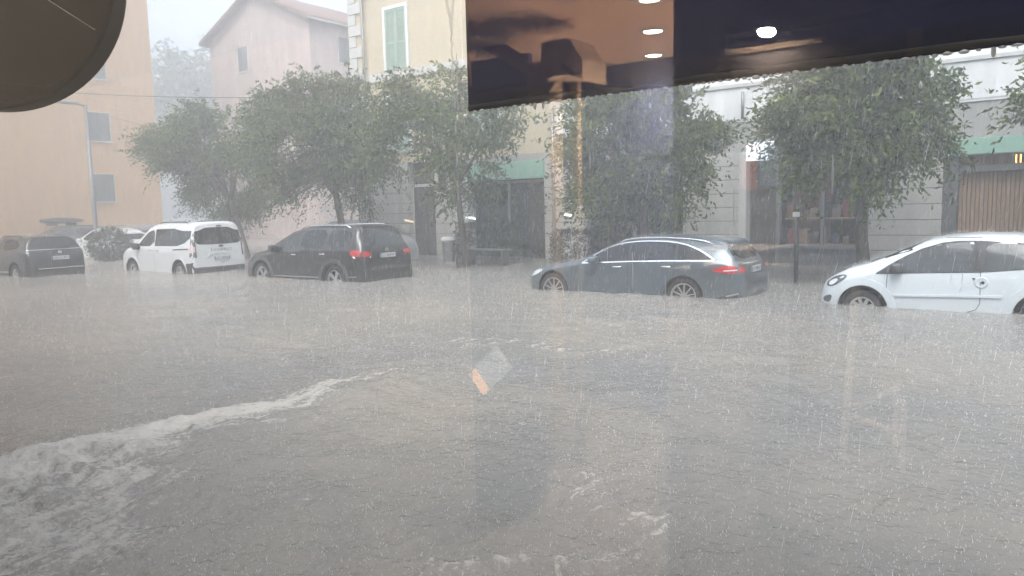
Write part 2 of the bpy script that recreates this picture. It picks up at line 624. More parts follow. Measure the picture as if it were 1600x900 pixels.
# ---- cream building with quoins (facade plane Y = 20, corner at X = -22.3)
cb = thing("corner_building", (-17.6, 20, 0), "cream plastered corner building with quoins and pale green louvred shutters", "building")
FY = 20.0
boxes("wall", [(-22.2, -13.04, FY + .02, FY + 9, 3.42, 13.0), (-22.2, -13.04, FY + .4, FY + 9, -.33, 3.42)], M_YELLOW, cb)
for k in range(24):                                    # quoins, alternately long and short
    z = 3.46 + k * 0.402
    if z + .4 > 13:
        break
    w = 0.62 if k % 2 == 0 else 0.34
    box("quoin", -22.26, -22.2 + w, FY - .045, FY + .6, z, z + .385, M_TRIM, cb, bev=.012)
boxes("string_course", [(-21.5, -13.05, FY - .06, FY + .018, 6.46, 6.74)], M_TRIM, cb)
boxes("string_course", [(-21.5, -13.05, FY - .06, FY + .018, 9.58, 9.84)], M_TRIM, cb)
tube("downpipe", [(-21.40, FY - .12, 12.9), (-21.40, FY - .12, 0.0)], 0.05, M_ZINC, cb)
for xa, xb in ((-20.28, -19.25), (-16.2, -15.2)):
    window_shutters(cb, xa, xb, 6.80, 8.95, FY, M_SHUTG, mat("shutter_surround", (.62, .64, .62), .5))
    window_shutters(cb, xa, xb, 3.78, 5.85, FY, M_SHUTG, MATS["shutter_surround"])
    window_shutters(cb, xa, xb, 9.95, 12.1, FY, M_SHUTG, MATS["shutter_surround"])


def courses(par, xs, z0, z1, y, m, depth=.40):
    n = round((z1 - z0) / COURSE)
    for xa, xb in xs:
        boxes("joint_backing", [(xa + .004, xb - .004, y + .03, y + depth, z0, z1)], M_JOINT, par)
        me = None
        for k in range(n):
            v, f = bxv(xa, xb, y, y + depth - .02, 0.009, COURSE - .009)
            if me is None:
                o = box("stone_course", xa, xb, y, y + depth - .02, 0.009, COURSE - .009, m, par, bev=.008)
                me = o.data
            else:
                o = link("stone_course", me, par)
            o.location = (0, 0, z0 + k * COURSE)


courses(cb, [(-22.2, -19.46), (-18.15, -16.55), (-13.42, -13.06)], -0.30, 3.42, FY - .002, M_STONE)
# door recess and shop front on its ground floor
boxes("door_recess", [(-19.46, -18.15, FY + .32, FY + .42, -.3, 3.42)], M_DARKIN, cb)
d_ = boxes("door", [(-19.40, -18.83, FY + .24, FY + .31, -.2, 2.5), (-18.80, -18.22, FY + .24, FY + .31, -.2, 2.5)], mat("dark_door", (.06, .052, .046), .5, var=.3), cb)
boxes("door_frame", [(-19.46, -18.15, FY + .20, FY + .32, 2.52, 2.62), (-19.46, -19.40, FY + .2, FY + .32, -.2, 2.52), (-18.22, -18.15, FY + .2, FY + .32, -.2, 2.52)], M_TRIM, cb)
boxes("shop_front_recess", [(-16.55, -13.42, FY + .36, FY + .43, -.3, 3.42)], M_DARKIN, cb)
boxes("shop_front_glazing", [(-16.5, -15.02, FY + .26, FY + .30, -.2, 2.55), (-14.95, -13.46, FY + .26, FY + .30, -.2, 2.55)], M_GLASSCAR, cb)
boxes("shop_front_frame", [(-16.55, -16.48, FY + .2, FY + .34, -.2, 2.58), (-15.03, -14.94, FY + .2, FY + .34, -.2, 2.58), (-13.48, -13.42, FY + .2, FY + .34, -.2, 2.58), (-16.48, -13.48, FY + .21, FY + .33, 2.50, 2.58)], M_POLE, cb)
box("fascia_sign", -16.6, -13.38, FY - .10, FY + .05, 2.62, 3.2, M_GREEN_SIGN, cb, bev=.01)
boxes("fascia_upper", [(-16.55, -13.42, FY - .0, FY + .3, 3.205, 3.42)], M_GREYBAND, cb)

# ---- long white building with terrace parapet (same facade plane)
wb = thing("terrace_building", (-3, 20, 0), "long white single storey building with a terrace parapet and grooved grey base", "building")
boxes("wall", [(-13.0, -6.86, FY + .42, FY + 10, -.33, 3.7), (-3.82, 14.0, FY + .42, FY + 10, -.33, 3.7), (-6.86, -3.82, FY + 1.46, FY + 10, -.33, 3.7), (-6.86, -3.82, FY + .42, FY + 1.46, 3.03, 3.7)], M_GREYBAND, wb)
boxes("parapet", [(-13.0, 14.0, FY - .03, FY + .3, 3.84, 4.74)], M_WHITEW, wb)
boxes("parapet_cap", [(-13.0, 14.0, FY - .09, FY + .36, 4.743, 4.83)], M_TRIM, wb)
boxes("grey_band", [(-13.0, 14.0, FY + .005, FY + .41, 3.03, 3.835)], M_GREYBAND, wb)
boxes("upper_storey_wall", [(-13.0, 14.0, FY + 5, FY + 10, 3.7, 9.5)], M_WHITEW, wb)
for k in range(13):
    box("parapet_panel", -12.9 + k * 2.07, -12.9 + k * 2.07 + 2.03, FY - .045, FY - .03, 3.90, 4.70, M_WHITEW, wb)
courses(wb, [(-13.0, -11.95), (-8.68, -7.06), (-3.82, -2.26), (-0.42, 2.6), (4.6, 9.0)], -0.30, 3.03, FY - .002, M_STONE)
tube("downpipe", [(-12.98, FY - .13, 4.7), (-12.98, FY - .13, 0.0)], 0.055, M_ZINC, wb)
tube("downpipe", [(-6.95, FY - .12, 4.6), (-6.95, FY - .12, 3.9)], 0.04, M_ZINC, wb)
boxes("pilaster", [(-7.05, -6.86, FY - .05, FY + .35, -.3, 3.03)], M_TRIM, wb)
# opening 1 (behind a tree), opening 2 door + shop window, opening 3 slatted timber door
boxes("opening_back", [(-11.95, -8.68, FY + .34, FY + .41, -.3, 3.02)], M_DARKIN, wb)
boxes("window_frame", [(-11.95, -11.85, FY + .2, FY + .33, -.2, 2.9), (-8.78, -8.68, FY + .2, FY + .33, -.2, 2.9), (-10.38, -10.26, FY + .2, FY + .33, -.2, 2.9), (-11.85, -8.78, FY + .21, FY + .33, 2.55, 2.65)], M_POLE, wb)
for a, b in ((-11.85, -10.38), (-10.26, -8.78)):
    boxes("pane", [(a, b, FY + .25, FY + .27, -.2, 2.55)], M_GLASSCAR, wb)
boxes("opening_back", [(-6.86, -3.82, FY + 1.35, FY + 1.45, -.3, 3.02), (-6.86, -6.8, FY + .42, FY + 1.35, -.3, 3.02)], M_DARKIN, wb)
boxes("shop_door", [(-6.80, -6.12, FY + .24, FY + .29, -.2, 2.5)], mat("dark_door", (.06, .052, .046)), wb)
box("shop_sign_box", -6.84, -6.06, FY - .14, FY + .02, 2.78, 3.26, mat("white_sign_face", (.72, .75, .78), .35, emit=(.75, .86, 1), estr=.28), wb, bev=.012)
boxes("window_frame", [(-6.12, -6.02, FY + .15, FY + .33, -.2, 2.9), (-3.92, -3.82, FY + .15, FY + .33, -.2, 2.9), (-6.02, -3.92, FY + .16, FY + .32, 2.6, 2.7), (-6.02, -3.92, FY + .05, FY + .42, .46, .54), (-5.0, -4.93, FY + .2, FY + .3, .54, 2.6)], M_POLE, wb)
boxes("window_apron", [(-6.02, -3.92, FY + .12, FY + .3, -.3, .455)], mat("grey_panel", (.13, .13, .135), .5, var=.3), wb)
_reds = [(.13, .035, .03), (.16, .10, .07), (.06, .045, .04), (.18, .13, .10), (.04, .045, .08), (.15, .13, .12)]
for i in range(14):
    x = -5.95 + (i % 7) * .28 + random.uniform(-.02, .02)
    zz = .56 if i < 7 else 1.25
    h = random.uniform(.18, .46)
    g = box("display_box", x, x + random.uniform(.14, .24), FY + .62, FY + .85, zz, zz + h, mat("display_%d" % (i % 6), _reds[i % 6], .5), wb, bev=.01)
boxes("display_shelf", [(-6.0, -3.95, FY + .5, FY + 1.2, .505, .545), (-6.0, -3.95, FY + .55, FY + 1.2, 1.2, 1.24)], mat("shelf_wood", (.25, .17, .12), .5), wb)
boxes("display_back_panel", [(-6.0, -5.0, FY + 1.22, FY + 1.26, .55, 2.4)], mat("brown_panel", (.17, .09, .07), .5), wb)
boxes("jamb", [(-2.26, -1.96, FY + .02, FY + .4, -.3, 2.62)], mat("dark_jamb", (.085, .085, .085), .6, var=.2), wb)
boxes("lintel", [(-1.95, -.44, FY + .06, FY + .4, 2.27, 2.41)], MATS["dark_jamb"], wb)
box("fascia_sign", -2.24, -.44, FY - .06, FY + .2, 2.66, 3.028, M_GREEN_SIGN, wb, bev=.01)
tb = boxes("timber_door_backing", [(-1.95, -.44, FY + .3, FY + .41, -.3, 2.655)], mat("slat_gap", (.09, .055, .035), .7), wb)
for k in range(18):
    x = -1.94 + k * .0835
    box("slat", x, x + .066, FY + .22, FY + .298, -.28, 2.262, M_WOOD, wb)
for k in range(18):
    x = -1.94 + k * .0835
    if k not in (12, 13, 14, 15, 16):
        box("slat", x, x + .076, FY + .22, FY + .298, 2.418, 2.65, M_WOOD, wb)
for k in (12, 13, 14, 15, 16):
    x = -1.94 + k * .0835
    box("slat", x, x + .052, FY + .22, FY + .298, 2.418, 2.65, M_WOOD, wb)
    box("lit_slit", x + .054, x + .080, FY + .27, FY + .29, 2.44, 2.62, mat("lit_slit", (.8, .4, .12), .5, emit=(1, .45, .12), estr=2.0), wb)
boxes("opening_back", [(2.6, 4.6, FY + .34, FY + .41, -.3, 3.02)], M_DARKIN, wb)

# ---- orange building closing the street (face X = -42)
ob = thing("orange_building", (-44, 15, 0), "tall orange plastered building with grey shuttered windows behind the lamp post", "building")
OX = -42.0
boxes("wall", [(OX - 12, OX, 2.0, 22.85, -.33, 19)], M_ORANGE, ob)
boxes("roof", [(OX - 12.5, OX + .5, 1.5, 23.4, 19.01, 19.3)], M_ROOF, ob)
for z0, z1 in ((2.51, 3.98), (5.76, 7.26), (9.07, 10.48), (12.3, 13.75), (15.5, 16.9)):
    for y0 in (19.12, 11.2, 6.2):
        y1 = y0 + 1.12
        w = boxes("window", [(OX - .02, OX + .035, y0 - .04, y0, z0 - .01, z1 + .04), (OX - .02, OX + .035, y1, y1 + .04, z0 - .01, z1 + .04), (OX - .02, OX + .034, y0, y1, z1, z1 + .04)], M_TRIM, ob)
        boxes("sill", [(OX - .01, OX + .10, y0 - .1, y1 + .1, z0 - .07, z0 - .012)], M_TRIM, w)
        ym = (y0 + y1) / 2
        for a, b in ((y0 + .004, ym - .008), (ym + .008, y1 - .004)):
            box("shutter", OX - .01, OX + .028, a, b, z0 - .005, z1 - .004, M_SHUTGREY, w, bev=.006)
        for yy in (y0 - .5, y1 + .42):
            box("shutter_catch", OX, OX + .06, yy, yy + .07, z0 + .12, z0 + .2, M_ZINC, w)

# ---- pink house with gable (gable face Y = 30, side face X = -36.9)
pb = thing("pink_house", (-42, 30, 0), "pink gabled house with grey shutters fading into the rain mist", "building")
gx0, gx1, gy, ez, az = -47.4, -36.9, 30.0, 13.3, 15.6
gm = (gx0 + gx1) / 2
V = [(gx0, gy, -.33), (gx1, gy, -.33), (gx1, gy, ez), (gm, gy, az), (gx0, gy, ez)]
V += [(x, gy + 14, z) for x, y, z in V]
mobj("wall", V, [(0, 1, 2, 3, 4), (9, 8, 7, 6, 5), (1, 6, 7, 2), (0, 4, 9, 5)], M_PINK, pb)
dz = (az - ez) / (gm - gx0)
rv = []
for s_, xe in ((0, gx0 - .55), (1, gx1 + .55)):
    ze = ez - .55 * dz
    a = [(xe, gy - .5, ze + .03), (gm, gy - .5, az + .04), (gm, gy + 14.5, az + .04), (xe, gy + 14.5, ze + .03)]
    a += [(x, y, z + .2) for x, y, z in a]
    mobj("roof_slope", a, [(0, 1, 2, 3), (7, 6, 5, 4), (0, 4, 5, 1), (1, 5, 6, 2), (2, 6, 7, 3), (3, 7, 4, 0)], M_ROOF, pb)
tube("gutter", [(gx1 + .58, gy - .5, ez - .22), (gx1 + .58, gy + 14, ez - .22)], .08, M_ZINC, pb)
for z0 in (10.95, 7.4, 4.0):
    for xa in (-44.2,):
        w = boxes("window", [(xa - .08, xa, gy - .04, gy + .02, z0, z0 + 1.55), (xa + 1.0, xa + 1.08, gy - .04, gy + .02, z0, z0 + 1.55), (xa - .08, xa + 1.08, gy - .06, gy + .02, z0 - .08, z0 - .002)], M_TRIM, pb)
        for a, b in ((xa + .004, xa + .49), (xa + .51, xa + .996)):
            box("shutter", a, b, gy - .035, gy + .01, z0, z0 + 1.55, M_SHUTGREY, w, bev=.006)
    for ya in (32.2, 37.0):
        w = boxes("window", [(gx1 - .02, gx1 + .05, ya - .07, ya, z0, z0 + 1.55), (gx1 - .02, gx1 + .05, ya + 1.2, ya + 1.27, z0, z0 + 1.55), (gx1 - .02, gx1 + .08, ya - .1, ya + 1.3, z0 - .08, z0 - .002)], M_TRIM, pb)
        for a, b in ((ya + .004, ya + .59), (ya + .61, ya + 1.196)):
            box("shutter", gx1 - .01, gx1 + .035, a, b, z0, z0 + 1.55, M_SHUTGREY, w, bev=.006)

# ---- the terrace of houses on the near side, whose ground floor holds the shop (met only in reflections)
nb = thing("near_side_building", (-10, .5, 0), "grey house front above and beside the shop window", "building")
boxes("wall", [(-34, -7.25, -6, .40, -.33, 7), (4.25, 22, -6, .40, -.33, 7), (-7.25, 4.25, -6, .38, 3.02, 7)], M_GREYBAND, nb)
for x in range(-32, 21, 4):
    boxes("window", [(x, x + 1.1, .39, .43, 4.2, 6.2)], M_SHUTG, nb)

# ================================================================== vehicles
ROADZ = -0.335


def smooth_profile(pts, L, win=0.07, n=600):
    pts = sorted(pts)
    s = np.linspace(0, L, n)
    z = np.interp(s, [p[0] for p in pts], [p[1] for p in pts])
    k = max(1, int(win / (L / n)))
    pad = np.concatenate([np.full(k, z[0]), z, np.full(k, z[-1])])
    ker = np.hanning(2 * k + 3)[1:-1]
    ker /= ker.sum()
    zz = np.convolve(pad, ker, 'same')[k:-k]
    return lambda q: np.interp(q, s, zz)


def chaikin(P, it=2):
    P = np.asarray(P, float)
    for _ in range(it):
        Q = [P[0]]
        for a, b in zip(P[:-1], P[1:]):
            Q += [a * .75 + b * .25, a * .25 + b * .75]
        Q.append(P[-1])
        P = np.array(Q)
    return P


def smooth_poly(pts, it=2):
    P = np.asarray(pts, float)
    for _ in range(it):
        Q = []
        for i in range(len(P)):
            a, b = P[i], P[(i + 1) % len(P)]
            Q += [a * .75 + b * .25, a * .25 + b * .75]
        P = np.array(Q)
    return P


CARS = []


class Car:
    def __init__(self, name, label, cat, loc, sp, paint, rz=0.0, group=None):
        self.sp = sp
        CARS.append(self)
        self.root = thing(name, loc, label, cat, group, rz)
        L, W = sp['L'], sp['W']
        top = smooth_profile(sp['top'], L, sp.get('win', .07))
        belt = smooth_profile(sp['belt'], L, .1)
        bot = smooth_profile(sp.get('bot', [(0, .25), (.4, .17), (L - .4, .17), (L, .30)]), L, .1)
        plan = smooth_profile(sp.get('plan', [(0, .62), (.06, .78), (.2, .90), (.5, .97), (1.0, 1), (L - 1.0, 1), (L - .45, .97), (L - .15, .92), (L - .03, .85), (L, .80)]), L, .05)
        rw = smooth_profile(sp.get('roofw', [(0, .72), (L, .72)]), L, .1)
        u = np.linspace(0, 1, 120)
        S = L * (.55 * u + .45 * (.5 - .5 * np.cos(np.pi * u)))
        rings = []
        for s in S:
            zt, zb, hw = float(top(s)), float(bot(s)), W / 2 * float(plan(s))
            zsh = min(float(belt(s)), zt - .07)
            g = min(1, max(0, (zt - zsh - .08) / .30))
            rr = (.86 * (1 - g) + float(rw(s)) * g)
            zm = zb + (zsh - zb) * .5
            P = [(0, zb), (hw * .80, zb), (hw * .965, zb + .04), (hw * .99, zb + .16), (hw, zm), (hw * .995, zsh - .16 * min(1, (zsh - zb) / .5)), (hw * .975, zsh - .02),
                 (hw * (.955 - .0 * g), zsh + .02 * g)]
            yr = hw * rr
            P += [(hw * .955 * .5 + yr * .5 + .012 * g, zsh + (zt - zsh) * .52), (yr, zt - .06 * max(g, .35)), (yr * .82, zt - .012), (yr * .4, zt - .002), (0, zt)]
            Q = chaikin(P, 2)
            full = [(s, -y, z) for y, z in Q] + [(s, y, z) for y, z in Q[-2:0:-1]]
            rings.append(full)
        n = len(rings[0])
        V = [p for r_ in rings for p in r_]
        F = []
        for i in range(len(rings) - 1):
            for k in range(n):
                a, b = i * n + k, i * n + (k + 1) % n
                F.append((a, a + n, b + n, b))
        F.append(tuple(range(n)))
        F.append(tuple(range((len(rings) - 1) * n + n - 1, (len(rings) - 1) * n - 1, -1)))
        self.bvh = BVHTree.FromPolygons([Vector(p) for p in V], F)
        self.paint = paint
        body = mobj("body", V, F, paint, self.root, local=True, mats=[paint, M_BLACKP])
        self.body = body
        # wheel wells
        r_ = sp['r']
        arch = sp.get('arch', r_ + .055)
        parts = []
        for xs in (sp['fo'], sp['fo'] + sp['wb']):
            for sg in (-1, 1):
                prof = [(arch, sg * (W / 2 - .27)), (arch, sg * (W / 2 + .2))]
                v, f = lathev(prof, 40, 'y', (xs, 0, r_ + .01))
                if sg < 0:
                    f = [tuple(reversed(q)) for q in f]
                parts.append((v, f))
        cv, cf = merge(parts)
        cut = mobj("cutter", cv, cf, paint, None, mats=[paint, M_BLACKP], mi=[1] * len(cf))
        bm = bmesh.new()
        bm.from_mesh(cut.data)
        bmesh.ops.recalc_face_normals(bm, faces=bm.faces[:])
        bm.to_mesh(cut.data)
        bm.free()
        bm = bmesh.new()
        bm.from_mesh(body.data)
        bmesh.ops.recalc_face_normals(bm, faces=bm.faces[:])
        bm.to_mesh(body.data)
        bm.free()
        body.parent = None
        md = body.modifiers.new("b", 'BOOLEAN')
        md.object = cut
        md.operation = 'DIFFERENCE'
        md.solver = 'EXACT'
        dg = bpy.context.evaluated_depsgraph_get()
        me = bpy.data.meshes.new_from_object(body.evaluated_get(dg))
        body.modifiers.clear()
        old = body.data
        body.data = me
        bpy.data.meshes.remove(old)
        bpy.data.objects.remove(cut)
        me.polygons.foreach_set('use_smooth', [True] * len(me.polygons))
        me.set_sharp_from_angle(angle=R(38))
        body.parent = self.root
        self.wheels()

    def wheels(self):
        sp = self.sp
        r_, W = sp['r'], sp['W']
        tw = .20
        rr = r_ * sp.get('rimr', .70)
        n = sp.get('spokes', 5)
        for xs in (sp['fo'], sp['fo'] + sp['wb']):
            for sg in (-1, 1):
                yo = sg * (W / 2 - .03)
                yi = yo - sg * tw
                v, f = lathev([(rr, yi), (r_ - .02, yi), (r_, yi + sg * .03), (r_, yo - sg * .03), (r_ - .02, yo), (rr + .015, yo + sg * .004), (rr, yo - sg * .01), (rr - .01, yo - sg * .10)], 32, 'y', (xs, 0, r_), close=True)
                t = mobj("wheel", v, f, M_RUBBER, self.root, smooth=True, local=True)
                parts = [lathev([(rr - .008, yo - sg * .015), (rr + .003, yo - sg * .004), (rr - .02, yo - sg * .008), (rr - .03, yo - sg * .05)], 32, 'y', (xs, 0, r_), close=True),
                         lathev([(.055, yo - sg * .03), (.05, yo - sg * .012), (.02, yo - sg * .008)], 14, 'y', (xs, 0, r_))]
                a0 = random.random() * 6
                sw = sp.get('spokew', .035)
                for k in range(n):
                    th = a0 + 2 * math.pi * k / n
                    for df in sp.get('fork', (0,)):
                        d1 = Vector((math.cos(th), 0, math.sin(th)))
                        d2 = Vector((math.cos(th + df), 0, math.sin(th + df)))
                        p1 = Vector((xs, yo - sg * .022, r_)) + d1 * .03
                        p2 = Vector((xs, yo - sg * .014, r_)) + d2 * (rr - .012)
                        e = (p2 - p1).cross(Vector((0, 1, 0))).normalized()
                        b_ = Vector((0, -sg * .03, 0))
                        vv = [p1 + e * sw * .6, p1 - e * sw * .6, p2 - e * sw * .42, p2 + e * sw * .42]
                        vv += [p + b_ for p in vv]
                        parts.append((vv, [(0, 1, 2, 3), (7, 6, 5, 4), (0, 4, 5, 1), (1, 5, 6, 2), (2, 6, 7, 3), (3, 7, 4, 0)]))
                rv, rf = merge(parts)
                mobj("rim", rv, rf, sp.get('rimmat', M_ALLOY), t)
                v, f = lathev([(rr - .01, yo - sg * .11), (.02, yo - sg * .10)], 24, 'y', (xs, 0, r_))
                mobj("brake_disc", v, f, M_BLACKP, t)

    def hit(self, a, b, axis):
        if axis == 'l':
            o, d = Vector((a, -3, b)), Vector((0, 1, 0))
        elif axis == 'r':
            o, d = Vector((a, 3, b)), Vector((0, -1, 0))
        elif axis == 'back':
            o, d = Vector((self.sp['L'] + 3, a, b)), Vector((-1, 0, 0))
        elif axis == 'front':
            o, d = Vector((-3, a, b)), Vector((1, 0, 0))
        else:
            o, d = Vector((a, b, 4)), Vector((0, 0, -1))
        h, nrm, _, _ = self.bvh.ray_cast(o, d)
        if h is None:
            h, nrm, _, _ = self.bvh.find_nearest(o + d * 3)
        return h, d

    def drape(self, name, pts, m, axis='l', off=.006, it=1, step=.07, parent=None, depth=.02):
        P = smooth_poly(pts, it) if it else np.asarray(pts, float)
        n = len(P)
        x0, y0 = P.min(0)
        x1, y1 = P.max(0)
        vs = [Vector((float(a), float(b))) for a, b in P]
        for gx in np.arange(x0 + step / 2, x1, step):
            for gy_ in np.arange(y0 + step / 2, y1, step):
                ins = False
                dm = 9
                for i in range(n):
                    a, b = P[i], P[(i + 1) % n]
                    if (a[1] > gy_) != (b[1] > gy_) and gx < (b[0] - a[0]) * (gy_ - a[1]) / (b[1] - a[1]) + a[0]:
                        ins = not ins
                    e = b - a
                    l2 = e @ e
                    if l2 > 1e-12:
                        t = min(1, max(0, ((gx - a[0]) * e[0] + (gy_ - a[1]) * e[1]) / l2))
                        dm = min(dm, math.hypot(gx - a[0] - t * e[0], gy_ - a[1] - t * e[1]))
                if ins and dm > step * .3:
                    vs.append(Vector((gx, gy_)))
        ov, oe, of, *_ = delaunay_2d_cdt(vs, [], [list(range(n))], 1, 1e-5)
        V = []
        for p in ov:
            h, d = self.hit(p[0], p[1], axis)
            V.append(h - d * off)
        nb = len(V)
        F = [tuple(q) for q in of]
        # rim that runs back into the body
        cnt = {}
        for q in F:
            for a, b in zip(q, q[1:] + q[:1]):
                cnt[(a, b)] = 1
        idx = {}
        for (a, b) in list(cnt):
            if (b, a) not in cnt:
                for k in (a, b):
                    if k not in idx:
                        h, d = self.hit(ov[k][0], ov[k][1], axis)
                        idx[k] = len(V)
                        V.append(V[k] + d * (off + depth))
                F.append((b, a, idx[a], idx[b]))
        me = bpy.data.meshes.new(name)
        me.from_pydata([tuple(v) for v in V], [], F)
        me.materials.append(m)
        bm = bmesh.new()
        bm.from_mesh(me)
        bmesh.ops.recalc_face_normals(bm, faces=bm.faces[:])
        bm.to_mesh(me)
        bm.free()
        me.polygons.foreach_set('use_smooth', [True] * len(me.polygons))
        me.set_sharp_from_angle(angle=R(40))
        return link(name, me, parent or self.root, True)

    def both(self, name, pts, m, **k):
        self.drape(name, pts, m, axis='l', **k)
        self.drape(name, pts, m, axis='r', **k)

    def ribbon(self, name, path, w, m, axis='l', off=.005, closed=False, step=.05, parent=None, h=.012):
        P = [np.array(p, float) for p in path]
        if closed:
            P.append(P[0])
        Q = []
        for a, b in zip(P[:-1], P[1:]):
            k = max(1, int(np.linalg.norm(b - a) / step))
            Q += [a + (b - a) * i / k for i in range(k)]
        Q.append(P[-1])
        V, F = [], []
        for i, p in enumerate(Q):
            t = Q[min(i + 1, len(Q) - 1)] - Q[max(i - 1, 0)]
            t = t / (np.linalg.norm(t) + 1e-9)
            nn = np.array((-t[1], t[0])) * w / 2
            for c, o_ in ((p - nn, -h), (p - nn, off), (p + nn, off), (p + nn, -h)):
                hh, d = self.hit(c[0], c[1], axis)
                V.append(hh - d * o_)
        for i in range(len(Q) - 1):
            for k in range(3):
                a = i * 4 + k
                F.append((a, a + 1, a + 5, a + 4))
        return mobj(name, V, F, m, parent or self.root, local=True)

    def lump(self, name, c, size, m, parent=None, e=.45, n=10):
        """rounded block (super-ellipsoid)"""
        V, F = [], []
        pw = lambda x, k: math.copysign(abs(x) ** k, x)
        for i in range(n + 1):
            ph = -math.pi / 2 + math.pi * i / n
            for k in range(2 * n):
                t = math.pi * k / n
                V.append((c[0] + size[0] * pw(math.cos(ph), e) * pw(math.cos(t), e), c[1] + size[1] * pw(math.cos(ph), e) * pw(math.sin(t), e), c[2] + size[2] * pw(math.sin(ph), e)))
        for i in range(n):
            for k in range(2 * n):
                a, b = i * 2 * n + k, i * 2 * n + (k + 1) % (2 * n)
                F.append((a, b, b + 2 * n, a + 2 * n))
        return mobj(name, V, F, m, parent or self.root, smooth=True, local=True)

    def mirrors(self, s, z, size=(.09, .10, .075), m=None):
        W = self.sp['W']
        for sg in (-1, 1):
            mm = self.lump("door_mirror", (s, sg * (W / 2 + .07), z), size, m or self.paint, e=.6)
            self.lump("mirror_arm", (s, sg * (W / 2 - .03), z - .05), (.04, .06, .02), M_BLACKP, parent=mm)

    def handle(self, s, z, m=M_CHROME, w=.10):
        for sg, ax in ((-1, 'l'), (1, 'r')):
            h, d = self.hit(s, z, ax)
            self.lump("door_handle", (s, h.y + sg * .018, z), (w, .018, .016), m, e=.6, n=6)

    def plate(self, y, z, txt, lean=0.0, w=.26, hh=.055):
        h, _ = self.hit(y, z, 'back')
        x = max(self.hit(y, z + hh, 'back')[0].x, self.hit(y, z - hh, 'back')[0].x, h.x) + .006
        p = box("number_plate", x, x + .012, y - w, y + w, z - hh, z + hh, M_PLATE, self.root, local=True)
        for a, b in ((y - w + .002, y - w + .04), (y + w - .04, y + w - .002)):
            box("plate_band", x + .006, x + .0135, a, b, z - hh + .002, z + hh - .002, M_PLATEBL, p)
        text_mesh("plate_characters", txt, .098, M_INK, frame_mat((x + .0135, y, z - .004), (0, 1, 0), (0, 0, 1)), p, space=.92)

    def rails(self, s0, s1, m, rad=.016, rise=.035):
        for sg in (-1, 1):
            pts = []
            for k in range(13):
                s = s0 + (s1 - s0) * k / 12
                yy = sg * self.sp['W'] / 2 * self.sp.get('raily', .66)
                h, d = self.hit(s, yy, 'top')
                q = min(k, 12 - k)
                pts.append((s, yy, h.z + (rise if q >= 1 else -.01)))
            tube("roof_rail", pts, rad, m, self.root, local=True)


# ---------------------------------------------------------------- grey estate
sp = dict(L=4.72, W=1.81, wb=2.87, fo=.76, r=.335, arch=.385, rimr=.74, spokes=10, spokew=.022, fork=(0,),
          top=[(0, .50), (.03, .60), (.12, .70), (.4, .80), (.95, .90), (1.38, .985), (1.5, 1.02), (1.9, 1.23), (2.25, 1.375), (2.6, 1.43), (3.1, 1.445), (3.7, 1.42), (4.15, 1.375), (4.34, 1.345), (4.40, 1.26), (4.55, 1.03), (4.62, .95), (4.69, .86), (4.72, .5)],
          belt=[(0, .52), (.5, .74), (1.4, .89), (2.5, .96), (4.0, .985), (4.72, .90)],
          plan=[(0, .62), (.06, .78), (.2, .90), (.5, .97), (1.0, 1), (3.7, 1), (4.2, .96), (4.5, .89), (4.66, .78), (4.72, .66)],
          roofw=[(0, .74), (1.5, .80), (2.3, .68), (4.1, .66), (4.5, .70), (4.72, .78)])
c = Car("estate_car", "blue grey estate car with chrome window line standing wheel deep in flood water", "car", (-9.2, 13.72, ROADZ), sp, P_GREY)
DLO = [(1.50, .925), (1.73, 1.075), (1.96, 1.205), (2.26, 1.30), (2.7, 1.345), (3.18, 1.345), (3.55, 1.305), (3.85, 1.215), (4.05, 1.115), (4.19, 1.03), (4.15, 1.02), (3.3, 1.0), (2.5, .97)]
c.both("side_window", DLO, M_GLASSCAR, it=1, off=.004)
c.ribbon("chrome_window_trim", [(1.46, .905)] + list(map(tuple, chaikin(DLO[1:10], 1))) + [(4.17, 1.01), (3.3, .99), (2.5, .958), (1.46, .90)], .022, M_CHROME, off=.012)
for x in (2.52, 3.48):
    c.ribbon("window_pillar", [(x, .985), (x - .05, 1.35)], .055, M_BLACKP, off=.008)
c.ribbon("door_seam", [(2.50, .95), (2.50, .30), (1.42, .22)], .010, M_BLACKP, off=.002)
c.ribbon("door_seam", [(3.62, .985), (3.50, .80), (3.34, .62), (3.2, .45), (3.16, .25)], .010, M_BLACKP, off=.002)
c.ribbon("door_seam", [(1.36, .90), (1.30, .6), (1.34, .25)], .010, M_BLACKP, off=.002)
c.ribbon("body_crease", [(1.0, .72), (2.5, .77), (4.1, .80)], .010, P_GREY, off=.008)
c.both("tail_lamp", [(4.16, .855), (4.32, .91), (4.62, .93), (4.70, .90), (4.68, .80), (4.44, .775), (4.25, .81)], M_RED, off=.010)
c.ribbon("lamp_stripe", [(4.38, .83), (4.6, .845)], .02, M_LENS, off=.014)
c.drape("tail_lamp", [(-.86, .92), (-.55, .90), (-.55, .79), (-.86, .78)], M_RED, 'back', off=.008)
c.drape("tail_lamp", [(.86, .92), (.55, .90), (.55, .79), (.86, .78)], M_RED, 'back', off=.008)
c.drape("rear_window", [(-.56, 1.30), (.56, 1.30), (.68, 1.02), (-.68, 1.02)], M_GLASSCAR, 'back', off=.006)
c.drape("roof_spoiler", [(4.20, -.58), (4.20, .58), (4.42, .52), (4.42, -.52)], P_GREY, 'top', off=.02, it=0)
c.drape("windscreen", [(1.46, -.74), (1.46, .74), (2.16, .60), (2.16, -.60)], M_GLASSCAR, 'top', off=.005)
c.both("headlamp", [(.05, .56), (.10, .66), (.32, .735), (.50, .74), (.42, .68), (.24, .60)], M_LENS, off=.008)
c.ribbon("chrome_tail_strip", [(-.5, .945), (.5, .945)], .025, M_CHROME, axis='back', off=.012)
